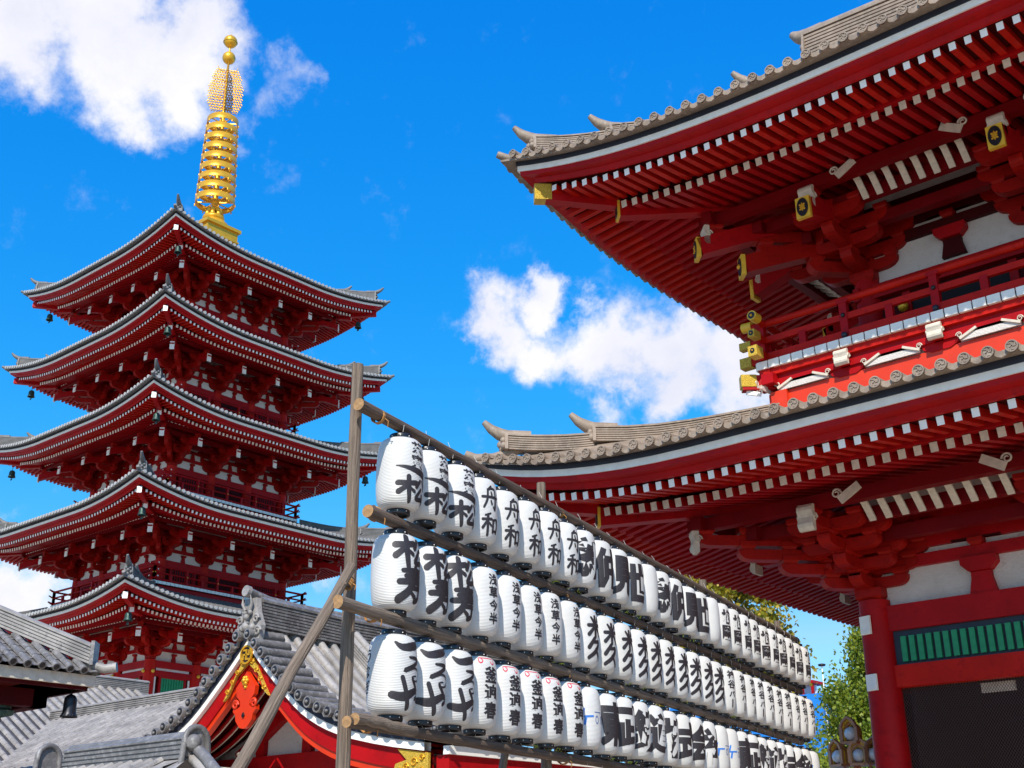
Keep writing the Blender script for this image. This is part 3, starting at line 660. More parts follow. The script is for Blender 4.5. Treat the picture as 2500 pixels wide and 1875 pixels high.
gate_bands(LC, LF, 32.6, 6.64, 8.80, False)
gate_bands(UC, UF, 32.1, 14.12, 15.93, True)
# brackets of the gate
def gate_brackets(cols, fy, by, zb, hB, gold, st=3):
    b1 = bracket(hB, 2.45, 1.25, 'cream', gold=gold, steps=st, tail=gold); o1 = b1.build('bracket'); m1 = o1.data; bpy.data.objects.remove(o1)
    b2 = bracket(hB, 2.45, 1.25, 'cream', ((0, 1), (-math.pi / 2, 1), (-math.pi / 4, 1.414)), gold=gold, steps=st, tail=gold); o2 = b2.build('bracket'); m2 = o2.data; bpy.data.objects.remove(o2)
    hx = (cols[-1] - cols[0]) / 2; cxm = (cols[-1] + cols[0]) / 2; hy = (by - fy) / 2; cym = (by + fy) / 2
    pu = MB(); ribs = MB(); rib1 = MB(); rib1.sweep([(0, -1.75, zb + hB - .22), (0, -1.88, zb + hB - .10), (0, -2.08, zb + hB + .07), (0, -2.32, zb + hB + .16)], [(-.07, 0), (.07, 0), (.07, .06), (-.07, .06)], 'cream'); ro_ = rib1.build('ceiling_rib'); rme = ro_.data; bpy.data.objects.remove(ro_)
    for side in range(4):
        hu, hv = (hx, hy) if side % 2 == 0 else (hy, hx)
        Ms = T(cxm, cym, 0) @ RZ(side * math.pi / 2)
        xs = [c - cxm for c in cols] if side % 2 == 0 else [-hy, 0, hy]
        wchild('bracket', m2, gate, Ms @ T(-hu, -hv, zb))
        for x in xs[1:-1]: wchild('bracket', m1, gate, Ms @ T(x, -hv, zb))
        pu.M = Ms; ribs.M = Ms
        for o_, z_ in ((2.45, zb + hB + .02), (1.63, zb + hB - .18), (.82, zb + hB - .42)):
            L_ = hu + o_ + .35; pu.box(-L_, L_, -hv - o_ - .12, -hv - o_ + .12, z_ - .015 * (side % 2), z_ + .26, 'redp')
        # pale curved ceiling ribs between the columns
        for a, b in zip(xs[:-1], xs[1:]):
            lo, hi = a + .95, b - .95; n = max(2, int((hi - lo) / .30)); 
            for q in range(n + 1):
                x = lo + (hi - lo) * q / n
                if side in (0, 3): wchild('ceiling_rib', rme, gate, Ms @ T(x, -hv, 0))
            for x, s_ in ((lo - .25, 1), (hi + .25, -1)):      # white winged scrolls at the ends
                sc_ = MB(); sc_.M = Ms
                sc_.bar((x, -hv - 2.62, zb + hB + .05), (x + s_ * .42, -hv - 2.58, zb + hB + .30), .05, .17, 'cream'); curl(sc_, (x - s_ * .05, -hv - 2.62, zb + hB + .20), (s_, 0, 0), (0, 0, 1), .10, 'cream', .025)
                if side in (0, 3): sc_.build('scroll_carving', gate)
    pu.build('purlin', gate)
gate_brackets(LC, LF, 32.6, 6.74, 1.46, False, 4)
gate_brackets(UC, UF, 32.1, 14.05, 1.40, True)
# lower front: beams, green slats, dark net bays
w = MB()
for y, s_ in ((LF, 1), (32.6, -1)):
    for a, b in zip(LC[:-1], LC[1:]):
        w.box(a + .3, b - .3, y - .13, y + .13, 6.13, 6.64, 'red'); w.box(a + .3, b - .3, y - .12, y + .12, 5.01, 5.44, 'red2')
        w.box(a + .3, b - .3, y - .03, y + .03, 5.44, 6.13, 'navy')
for x in (LC[0], LC[-1]):
    for a, b in ((LF, 28.3), (28.3, 32.6)):
        w.box(x - .12, x + .12, a + .3, b - .3, 6.13, 6.64, 'red'); w.box(x - .11, x + .11, a + .3, b - .3, 5.01, 5.44, 'red'); w.box(x - .06, x + .06, a + .2, b - .2, .3, 6.13, 'dark')  # side panels near black, bay shade put into their colour
w.build('beam', gate)
sl = MB(); sl.box(-.055, .055, -.03, .03, 5.50, 6.00, 'green'); s0 = None
for a, b in zip(LC[:-1], LC[1:]):
    x = a + .55
    while x < b - .45:
        Mw = T(x, LF - .07, 0)
        if a < -10:
            if s0 is None: s0 = sl.build('slat', gate); s0.matrix_parent_inverse = Matrix(); s0.matrix_local = T(-GX, -GY, 0) @ Mw
            else: wchild('slat', s0.data, gate, Mw)
        x += .175
g2 = MB()
for a, b in list(zip(LC[:-1], LC[1:]))[1:]:
    x = a + .55
    while x < b - .45: g2.box(x - .055, x + .055, LF - .10, LF - .04, 5.50, 6.00, 'green'); x += .175
g2.build('slat_row', gate)
w = MB(); w.box(LC[0] + .2, LC[-1] - .2, 28.0, 28.2, .2, 5.9, 'dark'); w.box(LC[0] + .2, LC[-1] - .2, LF + .2, 32.4, 5.7, 5.8, 'dark'); w.box(LC[0] + .37, LC[0] + .42, LF + .38, 28.0, .2, 5.9, 'dark'); w.build('shade_lining', gate)  # near-black sheets: shade of the bay put into the colour, hiding a column
w = MB(); w.add([(LC[0] + .35, LF + .02, .9), (LC[1] - .35, LF + .02, .9), (LC[1] - .35, LF + .02, 5.02), (LC[0] + .35, LF + .02, 5.02)], [(0, 1, 2, 3)], 'net'); w.build('wire_net', gate)
w = MB(); w.box(-8.9, -8.25, LF + .25, LF + .32, 4.80, 4.98, 'cream'); w.build('notice_board', gate)
w = MB(); w.cyl((-7.72, LF + .9, 0), (-7.72, LF + .9, 4.55), .06, .06, 'goldp', 10); w.ball((-7.72, LF + .9, 4.6), .09, 'red', 8)
tag(w.build('yellow_pole'), 'yellow upright pole standing behind the gate net', 'pole')
for z_, hh, lb in ((5.07 + 1.19, .37, 'upper'), (5.12, .32, 'lower')):
    m = MB(); d = Vector((-.25, -.97, 0)).normalized(); a = Vector((-d.y, d.x, 0)); c = Vector((LC[0], LF, z_)) + d * .37
    m.prism([(-.125, -hh / 2), (.125, -hh / 2), (.125, hh / 2), (-.125, hh / 2)], c, a, Z, .05, 'white'); m.prism([(-.105, -hh / 2 + .02), (.105, -hh / 2 + .02), (.105, -hh / 2 + .11), (-.105, -hh / 2 + .11)], c + d * .03, a, Z, .012, 'white')
    tag(m.build('white_box'), '%s of the two small white boxes on the red gate column' % lb, 'box')
# balcony of the gate
BY, BL, BR, BB = 22.55, -12.2, 12.6, 34.05
b = MB(); rl = MB(); bk = MB(); hx = (BR - BL) / 2; cxm = (BR + BL) / 2; hy = (BB - BY) / 2; cym = (BB + BY) / 2
for side in range(4):
    hu, hv = (hx, hy) if side % 2 == 0 else (hy, hx)
    M = T(cxm, cym, 0) @ RZ(side * math.pi / 2)
    for q_ in (b, rl, bk): q_.M = M
    n = round(2 * hu / .285)
    for q in range(n): x = -hu + (q + .5) * 2 * hu / n; bk.box(x - .128, x + .128, -hv - .03, -hv + .4, 11.89, 12.07, 'white')
    b.box(-hu, hu, -hv, -hv + 2.0, 11.92, 12.03 - .005 * side, 'navy')
    b.box(-hu + .02, hu - .02, -hv + .05, -hv + .3, 11.74, 11.90, 'red2'); b.box(-hu - .1, hu + .1, -hv + .14, -hv + .42, 11.50, 11.74, 'red')
    b.box(-hu + .3, hu - .3, -hv + .34, -hv + .5, 11.34, 11.62, 'plaster')
    b.box(-hu + .12, hu - .12, -hv + .22, -hv + .6, 10.3, 11.36, 'verm')
    n = round(2 * hu / 2.03)
    xs = [-hu + 2.0 + q * 2.03 for q in range(n - 1)]
    for q, x in enumerate(xs):
        nose(b, (x, -hv - .02, 11.66), .30, .34, 'cream'); b.box(x - .1, x + .1, -hv + .0, -hv + .3, 11.5, 11.76, 'red')
        b.prism([(-.42, .27), (-.36, .02), (-.2, -.06), (.2, -.06), (.36, .02), (.42, .27)], (x, -hv + .27, 11.38), (1, 0, 0), Z, .16, 'red')
    for x in [-hu + 1.0 + q * 2.03 for q in range(n)]:      # white scroll-edged openings
        b.prism([(-.60, 0), (.60, 0), (.27, .19), (-.27, .19)], (x, -hv + .155, 11.37), (1, 0, 0), Z, .03, 'plaster')
        for s_ in (-1, 1):
            b.bar((x + s_ * .25, -hv + .12, 11.565), (x + s_ * .60, -hv + .12, 11.41), .04, .05, 'cream'); curl(b, (x + s_ * .60, -hv + .11, 11.49), (s_, 0, 0), (0, 0, 1), .065, 'cream', .014)
    # rails
    yr = -hv + .17
    for z_, r_, sq in ((13.02, .085, 0), (12.62, .07, 1), (12.20, .095, 1)):
        e = hu + .30
        if sq: rl.box(-e, e, yr - r_ * .7, yr + r_ * .7, z_ - r_ - .002 * side, z_ + r_, 'red2')
        else: rl.tube([(-e, yr, z_ + .05), (-hu, yr, z_), (hu, yr, z_), (e, yr, z_ + .05)], r_, 'red2', 10)
        for s_ in (-1, 1):
            x = s_ * (e + .01)
            if sq: rl.box(x - .14, x + .14, yr - r_ * 1.15, yr + r_ * 1.15, z_ - r_ * 1.25, z_ + r_ * 1.25, 'goldo'); rl.prism([(p_ * .045 * (1.2 if sq else 1), q_ * .06) for p_, q_ in disc_poly(1, 12)], (x + s_ * .145, yr, z_), (0, 1, 0), Z, .012, 'black'); rl.ball((x + s_ * .15, yr, z_), .022, 'gold', 6)
            else: rl.cyl((x - s_ * .2, yr, z_ + .05), (x + s_ * .05, yr, z_ + .06), .115, .115, 'goldp', 14); rl.prism(disc_poly(.08, 14), (x + s_ * .055, yr, z_ + .06), (0, 1, 0), Z, .015, 'black'); rl.ball((x + s_ * .065, yr, z_ + .06), .035, 'gold', 6)
    for q in range(n + 1):
        x = -hu + .10 + 2.0 * q
        if x > hu: break
        rl.box(x - .085, x + .085, yr - .075, yr + .075, 12.05, 12.96, 'red'); rl.prism([(-.13, 0), (.13, 0), (.13, .09), (-.13, .09)], (x, yr, 12.93), (1, 0, 0), Z, .17, 'red')
        rl.ball((x, yr - .09, 12.64), .05, 'black', 8); rl.ball((x, yr - .12, 12.17), .07, 'navy', 8)
        if x + 1 < hu: rl.box(x + .92, x + 1.08, yr - .06, yr + .06, 12.24, 12.60, 'red')
    # gold and white fittings on the corner beam
    b.bar((-hu - .32, -hv - .16, 11.62), (-hu + .5, -hv + .5, 11.62), .22, .34, 'red', cap='goldo'); b.bar((-hu - .34, -hv - .18, 11.66), (-hu - .08, -hv + .04, 11.66), .25, .28, 'goldo')
    curl(b, (-hu + .02, -hv + .02, 11.42), (1, 0, 0), (0, 0, 1), .10, 'white', .03); b.bar((-hu - .25, -hv - .1, 11.42), (-hu + .05, -hv + .0, 11.33), .05, .09, 'white')
bo = b.build('balcony', gate); rl.build('railing', bo); bk.build('floor_edge', bo)
w = MB(); hx = (UC[-1] - UC[0]) / 2
w.box(UC[0], UC[-1], UF - .05, UF + .05, 12.0, 13.95, 'dred'); w.box(UC[0], UC[0] + .1, UF, 32.1, 12, 13.95, 'dred'); w.box(UC[0] - .25, UC[-1] + .25, UF - .22, UF - .06, 13.62, 13.95, 'red'); w.box(UC[0] - .25, UC[0] - .1, UF - .3, 32.2, 13.62, 13.95, 'red')
for a, c in zip(UC[:-1], UC[1:]):
    for x in (a + .9, c - .9): w.box(x - .09, x + .09, UF - .12, UF - .05, 12.05, 13.6, 'red')
    w.box(a + 1.0, c - 1.0, UF - .07, UF - .05, 12.1, 13.55, 'dark')
    w.box(a + .45, a + .6, UF - .14, UF - .06, 12.25, 12.65, 'goldo'); w.ball((a + .85, UF - .25, 13.2), .12, 'gold', 10)
w.build('upper_wall', gate)
#PART2
# ------------------------------------------------------------------ lantern rack
RA = R(12.404); DV = Vector((-math.sin(RA), math.cos(RA), 0)); NV = Vector((math.cos(RA), math.sin(RA), 0)); P0 = Vector((-8.138, 7.401, 0))
def rk(s, z, o=0): return P0 + DV * s + NV * o + Z * z
def log(name, pts, r0, r1, m, label, group, seed, cat='pole'):
    rr = random.Random(seed); K = 14; q = []; rad = []
    a, b = Vector(pts[0]), Vector(pts[1]); t = (b - a).normalized(); ax = t.cross(Vector((.2, .3, 1)) if abs(t.z) < .9 else Vector((1, 0, 0))).normalized(); bx = t.cross(ax)
    ph = rr.random() * 6
    L_ = (b - a).length; K = max(10, int(L_ / .25)); loc = []
    ori = Matrix((ax, bx, t)).transposed().to_4x4(); ori.translation = a
    for i in range(K + 1):
        u_ = i / K; w = .014 * math.sin(u_ * 5 + ph) + .006 * math.sin(u_ * 23 + ph * 2)
        loc.append(Vector((w, w * .7, u_ * L_))); rad.append((r0 * (1 - u_) + r1 * u_) * (1 + rr.uniform(-.035, .035)))
    mb = MB(); mb.tube(loc, rad, m, 14, 'woodend')
    for _ in range(int(L_ * 1.2)):      # knots
        u_ = rr.random(); an = rr.random() * 6.28; R0 = r0 * (1 - u_) + r1 * u_; mb.ball((R0 * .82 * math.cos(an), R0 * .82 * math.sin(an), u_ * L_), R0 * .33, m, 6)
    o = mb.build(name); o.matrix_world = ori; o['label'] = label; o['category'] = cat; o['group'] = group
    return o, ori
def lash(parent, ori, c, t, r, seed, m='rope', n=5):
    rr = random.Random(seed); mb = MB(); c = Vector(c); t = Vector(t).normalized(); a = t.cross(Z if abs(t.z) < .9 else Vector((1, 0, 0))).normalized(); b = t.cross(a); inv = ori.inverted()
    for i in range(n):
        o_ = t * (i - n / 2) * .013; k = rr.uniform(-.25, .25)
        mb.tube([inv @ (c + o_ + t * k * r * math.cos(x) + (a * math.cos(x) + b * math.sin(x)) * (r + .006)) for x in [2 * math.pi * j / 10 for j in range(11)]], .0065, m, 5)
    mb.tube([inv @ (c + a * r + b * r * .3), inv @ (c + a * (r + .03) - Z * .05 + t * .03), inv @ (c + a * (r + .01) - Z * .10 + t * .05)], .006, m, 5)
    o = mb.build('rope_lashing'); o.parent = parent; return o
PZ = [5.69, 4.725, 3.785, 2.82]; PS = [(-.19, 14.30), (-.01, 14.25), (-.42, 13.98), (-.24, 14.1)]
POSTS = [(-.01, 6.19), (3.88, 6.04), (9.55, 5.95), (13.55, 5.96)]
names = ['topmost', 'second', 'third', 'lowest']
for i, (z, (a, b)) in enumerate(zip(PZ, PS)):
    o, ori = log('log_pole', (rk(a, z, .05 if i > 1 else .02), rk(b, z + .01, .0)), .060 if i != 3 else .05, .055, 'wood' if i == 2 else 'wooddk', '%s long horizontal log pole of the lantern rack' % names[i], 'horizontal log poles of the rack', i)
    for s, zt in POSTS[:2]:
        lash(o, ori, rk(s + .17, z), DV, .062, i * 7 + int(s), n=4)
    if i in (1, 2, 3):     # yellow-green cord ends along the far part
        rr = random.Random(i); mb = MB(); inv = ori.inverted()
        for q in range(150):
            s = rr.uniform(3.2, 12.5)
            if math.sin(s * 3.1 + i) < .1: continue
            c = rk(s, z + .065, rr.uniform(-.05, .06)); d = Vector((rr.uniform(-1, 1), rr.uniform(-1, 1), rr.uniform(.1, .9))).normalized()
            mb.tube([inv @ c, inv @ (c + d * .04), inv @ (c + d * .06 - Z * .01 + DV * .03)], [.006, .006, .003], 'twine', 4)
        t_ = mb.build('twine'); t_.parent = o; t_['kind'] = 'stuff'
    mb = MB(); inv = ori.inverted(); rr = random.Random(40 + i)
    for q in range(28):     # hanging wires over the pole
        s = .5 + q * .506 + rr.uniform(-.1, .1); mb.tube([inv @ rk(s, z - .06, .062), inv @ rk(s + .01, z + .01, .066), inv @ rk(s + .02, z + .068, .02), inv @ rk(s + .03 + rr.uniform(-.02, .05), z + .10 + rr.uniform(0, .05), -.02)], .0022, 'white', 3)
    t_ = mb.build('wire'); t_.parent = o
for i, (s, zt) in enumerate(POSTS):
    log('log_post', (rk(s + .03, 0, -.135), rk(s - .02, zt, -.135)), .066, .056, 'wood', ['nearest upright log post at the left end of the lantern rack', 'second upright log post, its top before the lower gate eave', 'third upright log post, its top before the yellowing tree', 'farthest upright log post near the end of the lantern rack'][i], 'upright log posts of the rack', 20 + i, 'post')
o, ori = log('log_brace', (rk(-3.22, 0, -.06), rk(-.10, 4.17, -.035)), .062, .048, 'wood', 'slanting log brace leaning against the nearest post', 'log braces of the rack', 31, 'brace')
lash(o, ori, rk(-.16, 4.02, -.05), rk(-.1, 4.17) - rk(-3.5, 0), .05, 3)
log('log_brace', (rk(1.9, 0, -.2), rk(3.1, 2.95, -.2)), .05, .042, 'wood', 'short slanting log brace behind the lowest pole', 'log braces of the rack', 32, 'brace')
log('log_stub', (rk(-.2, 2.83, .115), rk(.72, 2.82, .115)), .05, .05, 'wood', 'short round log lashed in front of the lowest pole', 'extra logs of the rack', 33, 'log')

# lantern body
LR = .229; HB = .358
LP = [(.110, -HB), (.135, -.356), (.168, -.344), (.197, -.317), (.214, -.272), (.223, -.20), (.228, -.11), (.229, 0)]
LP = LP + [(r, -z) for r, z in LP[:-1][::-1]]
def lrad(z):
    for (r0, z0), (r1, z1) in zip(LP[:-1], LP[1:]):
        if z0 <= z <= z1: return r0 + (r1 - r0) * (z - z0) / max(1e-6, z1 - z0)
    return LP[0][0]
def lpt(u_, z, off=.0025):
    r = lrad(max(-HB, min(HB, z))) + off; th = u_ / LR; return (r * math.cos(th), r * math.sin(th), z)
SK = {
 '一': [[(0, .85, .05), (.3, .74, .20), (.65, .56, .30), (1.0, .36, .36)]],
 '松': [[(0, .70, .13), (.25, .72, .12), (.56, .78, .13)], [(.3, 1., .12), (.32, .5, .12), (.36, 0, .10)], [(.28, .62, .10), (.02, .34, .13)], [(.38, .52, .07), (.5, .42, .09)],
        [(.70, .92, .08), (.56, .62, .10)], [(.80, .95, .06), (1., .66, .12)], [(.76, .58, .08), (.58, .16, .10), (.92, .20, .10)], [(.84, .38, .06), (1., .08, .11)]],
 '寿': [[(.12, .88, .08), (.5, .90, .10), (.88, .93, .07)], [(.2, .73, .08), (.82, .77, .09)], [(.02, .56, .10), (.5, .59, .11), (1., .63, .09)],
        [(.52, 1, .09), (.46, .62, .11), (.28, .30, .13), (.0, .06, .14)], [(.34, .40, .08), (.94, .44, .09)], [(.72, .54, .08), (.74, .16, .09), (.56, .06, .10)], [(.40, .26, .06), (.52, .16, .09)]],
 'つ': [[(0, .75, .10), (.22, .42, .28), (.6, .62, .34), (1., .95, .20)]],
 'る': [[(.25, .98, .07), (.8, .95, .12), (.5, .66, .11), (.05, .36, .12), (.55, .54, .06), (.98, .40, .07), (.94, .08, .06), (.50, -.04, .05), (.40, .12, .04), (.66, .20, .04)]],
 'や': [[(0, .40, .14), (.35, .36, .18), (.8, .62, .13), (1., .5, .10), (.8, .34, .08)], [(.62, .98, .08), (.78, .72, .10)], [(.28, 1, .10), (.42, .45, .11), (.5, 0, .12)]],
 '舟': [[(.52, 1, .08), (.36, .88, .08)], [(.28, .84, .07), (.24, .4, .08), (.04, .04, .07)], [(.26, .84, .07), (.80, .86, .08), (.80, .04, .09), (.66, .10, .06)], [(-.04, .50, .09), (1.04, .54, .08)], [(.50, .74, .06), (.55, .62, .08)], [(.48, .36, .06), (.54, .22, .08)]],
 '和': [[(.46, .98, .06), (.14, .87, .06)], [(0, .68, .09), (.54, .73, .08)], [(.29, .90, .09), (.29, 0, .09)], [(.27, .66, .07), (0, .30, .09)], [(.33, .58, .06), (.50, .44, .08)],
        [(.64, .68, .08), (.64, .14, .08)], [(.62, .68, .07), (.97, .71, .08), (.95, .14, .08)], [(.64, .20, .07), (.95, .21, .07)]],
 '米': [[(.2, .95, .08), (.40, .72, .12)], [(.84, .97, .10), (.62, .70, .07)], [(0, .54, .12), (1., .60, .11)], [(.5, 1, .12), (.5, .0, .11)], [(.46, .52, .09), (.02, .08, .13)], [(.54, .52, .07), (1., .10, .14)]],
 '久': [[(.42, 1, .12), (.02, .52, .14)], [(.36, .80, .10), (.86, .83, .13), (.5, .36, .14), (0, .02, .12)], [(.50, .46, .09), (1., .0, .14)]],
}
def stroke(mb, st, uc, zc, w, h, m, off):
    P_ = []; K = len(st)
    for i in range(K - 1):      # Catmull-Rom through the points
        p0, p1, p2, p3 = st[max(0, i - 1)], st[i], st[i + 1], st[min(K - 1, i + 2)]
        for j in range(7):
            t = j / 7; P_.append([.5 * (2 * b + (c - a) * t + (2 * a - 5 * b + 4 * c - d) * t * t + (-a + 3 * b - 3 * c + d) * t ** 3) for a, b, c, d in zip(p0, p1, p2, p3)])
    P_.append(list(st[-1])); q = []; n = len(P_)
    pts = [(uc + (x - .5) * w, zc + (y - .5) * h, ww * min(w, h) * (1.75 if m == 'ink' else 1)) for x, y, ww in P_]
    def tang(i):
        a, b = pts[max(0, i - 1)], pts[min(n - 1, i + 1)]; dx, dy = b[0] - a[0], b[1] - a[1]; l = math.hypot(dx, dy) or 1; return dx / l, dy / l
    ext = []
    tx, ty = tang(0); ww = pts[0][2]; ext += [(pts[0][0] - tx * ww * .45, pts[0][1] - ty * ww * .45, ww * .35, tx, ty), (pts[0][0] - tx * ww * .25, pts[0][1] - ty * ww * .25, ww * .8, tx, ty)]
    for i in range(n): tx, ty = tang(i); ext.append((*pts[i], tx, ty))
    ww = pts[-1][2]; ext += [(pts[-1][0] + tx * ww * .25, pts[-1][1] + ty * ww * .25, ww * .8, tx, ty), (pts[-1][0] + tx * ww * .45, pts[-1][1] + ty * ww * .45, ww * .35, tx, ty)]
    for x, y, ww, tx, ty in ext: q += [lpt(x - ty * ww / 2 * s_, y + tx * ww / 2 * s_, off) for s_ in (-1, -.5, 0, .5, 1)]
    mb.add(q, [(i * 5 + j, i * 5 + j + 1, (i + 1) * 5 + j + 1, (i + 1) * 5 + j) for i in range(len(ext) - 1) for j in range(4)], m)
import bmesh
def glyph(mb, ch, uc, zc, w, h, m, bold=.02, off=.0025):
    c = bpy.data.curves.new('t', 'FONT'); c.body = ch; c.offset = bold; c.resolution_u = 3
    o = bpy.data.objects.new('t', c); COL.objects.link(o); dg = bpy.context.evaluated_depsgraph_get(); me = bpy.data.meshes.new_from_object(o.evaluated_get(dg))
    bm = bmesh.new(); bm.from_mesh(me); bpy.data.objects.remove(o); bpy.data.curves.remove(c); bpy.data.meshes.remove(me)
    xs = [v.co.x for v in bm.verts]; ys = [v.co.y for v in bm.verts]; x0, x1, y0, y1 = min(xs), max(xs), min(ys), max(ys)
    if ch == 'ー': y0 -= .0; 
    for v in bm.verts: v.co = Vector((uc + ((v.co.x - x0) / (x1 - x0) - .5) * w, zc + ((v.co.y - y0) / (y1 - y0) - .5) * h, 0))
    for k in range(-20, 21):
        for no_ in ((1, 0, 0), (0, 1, 0)):
            bmesh.ops.bisect_plane(bm, geom=bm.verts[:] + bm.edges[:] + bm.faces[:], plane_co=(uc + k * .03, zc + k * .05, 0), plane_no=no_)
    bm.verts.index_update(); mb.add([lpt(v.co.x, v.co.y, off) for v in bm.verts], [[v.index for v in f.verts] for f in bm.faces], m); bm.free()
def brush(mb, ch, uc, zc, w, h, m='ink'):
    for k, st in enumerate(SK[ch]): stroke(mb, st, uc, zc, w, h, m, .0022 + .0004 * k)
def text_mesh(kind):
    mb = MB()
    if kind == 'A':
        glyph(mb, '茶', .03, .235, .17, .13, 'ink', .03); glyph(mb, '寮', .03, .095, .18, .14, 'ink', .02)
        brush(mb, '一', .0, -.015, .40, .13); brush(mb, '松', .0, -.19, .36, .24)
    elif kind == 'B': brush(mb, '松', .0, .17, .38, .29); brush(mb, '寿', .03, -.14, .36, .33)
    elif kind == 'C':
        brush(mb, 'つ', .02, .235, .36, .13); brush(mb, 'る', .06, .045, .26, .20); brush(mb, 'や', .0, -.175, .36, .26)
        for q, ch in enumerate('うなぎ'): glyph(mb, ch, -.47, .16 - q * .14, .10, .12, 'ink', .015)
    elif kind == 'D': brush(mb, '舟', .0, .12, .20, .25); brush(mb, '和', .0, -.17, .21, .24)
    elif kind == 'E':
        for q, ch in enumerate('浅草今半'): glyph(mb, ch, .0, .215 - q * .135, .13, .12, 'ink', .03)
    elif kind == 'F':
        for q, ch in enumerate('釜逈春'): glyph(mb, ch, .0, .165 - q * .175, .19, .165, 'ink', .035)
        stroke(mb, [(0, .9, .14), (.1, .3, .2), (.35, .1, .2), (.55, .5, .18), (.35, .85, .16)], -.11, .30, .10, .06, 'inkred', .0022)
        stroke(mb, [(1, .9, .14), (.9, .3, .2), (.65, .1, .2), (.45, .5, .18)], .0, .295, .10, .06, 'inkred', .0026)
        stroke(mb, [(0, .5, .5), (1, .5, .5)], -.05, .328, .2, .02, 'inkred', .003)
    elif kind == 'G': brush(mb, '米', .0, .12, .22, .24); brush(mb, '久', .0, -.14, .22, .24)
    elif kind == 'H':
        for q, ch in enumerate('神谷バ'): glyph(mb, ch, .0, .215 - q * .145, .17 if q < 2 else .14, .13 if q < 2 else .09, 'ink', .035)
        stroke(mb, [(.5, 1, .9), (.5, 0, .9)], .0, -.215, .02, .10, 'ink', .0022)
    elif kind == 'I':
        for q, ch in enumerate('梅園'): glyph(mb, ch, .01, .13 - q * .25, .25, .23, 'ink', .05)
    elif kind == 'L':
        for x0, z0, x1, z1, t in ((-.15, .10, -.17, .02, .025), (-.23, .0, -.03, .01, .022), (-.13, -.0, -.15, -.09, .03), (-.19, -.01, -.20, -.08, .02)):
            stroke(mb, [(0, 0, 1), (1, 1, 1)] if False else [(.5, .5, 1), (.5, .5, 1)], x0, z0, t, t, 'inkblue', .0022)
            n = 6
            for i in range(n):
                t0, t1 = i / n, (i + 1) / n; a = (x0 + (x1 - x0) * t0, z0 + (z1 - z0) * t0); b = (x0 + (x1 - x0) * t1, z0 + (z1 - z0) * t1); dx, dz = b[0] - a[0], b[1] - a[1]; l = math.hypot(dx, dz); px_, pz_ = -dz / l * t / 2, dx / l * t / 2
                mb.add([lpt(a[0] + px_, a[1] + pz_), lpt(a[0] - px_, a[1] - pz_), lpt(b[0] - px_, b[1] - pz_), lpt(b[0] + px_, b[1] + pz_)], [(0, 1, 2, 3)], 'inkblue')
        glyph(mb, 'o', .02, -.03, .055, .10, 'inkgrey', .0); glyph(mb, 'o', .12, -.03, .055, .10, 'inkgrey', .0)
        stroke(mb, [(0, .5, .9), (1, .5, .9)], .04, .055, .10, .015, 'inkgrey', .0024)
    else: glyph(mb, kind, .03, -.01, .50, .52, 'ink', .05)
    return mb
WORD = {'A': 'small characters above a sweeping stroke', 'B': 'two thick brush characters', 'C': 'three flowing brush characters', 'D': 'two slim characters',
        'E': 'four small characters', 'F': 'a red mark on top', 'G': 'two angular characters', 'H': 'thin spaced characters', 'I': 'two square characters', 'L': 'a small blue logo', '': 'blank face'}
ROWS = [list('AAADDDDD') + list('新仲見世') + [''] + list('新仲見世') + [''] + ['I'] * 10,
        list('BBB') + ['E'] * 5 + ['G'] * 10 + ['H'] * 10,
        list('CCC') + ['F'] * 5 + ['L'] + list('東武鉄道株式会社') + ['L', 'L'] + list('東武鉄道株式会社') + ['L']]
ORDN = ['first', 'second', 'third', 'fourth', 'fifth', 'sixth', 'seventh', 'eighth', 'ninth', 'tenth', 'eleventh', 'twelfth', 'thirteenth', 'fourteenth', 'fifteenth', 'sixteenth', 'seventeenth', 'eighteenth', 'nineteenth', 'twentieth',
        'twenty-first', 'twenty-second', 'twenty-third', 'twenty-fourth', 'twenty-fifth', 'twenty-sixth', 'twenty-seventh', 'last']
bm_ = MB(); bm_.lathe(LP, (0, 0, 0), 'paper', 48); body0 = bm_.build('paper_body').data; bpy.data.objects.remove(bpy.data.objects['paper_body'])
cp = MB(); cp.lathe([(.088, -.028), (.112, -.028), (.116, -.02), (.116, .02), (.112, .028), (.088, .028), (.088, -.028)], (0, 0, 0), 'black', 28); cp.cyl((0, 0, -.01), (0, 0, .01), .088, .088, 'dark', 20)
for q in range(8): cp.ball((.117 * math.cos(q * .785), .117 * math.sin(q * .785), 0), .006, 'white', 5)
cap0 = cp.build('cap').data; bpy.data.objects.remove(bpy.data.objects['cap'])
tm_ = {}
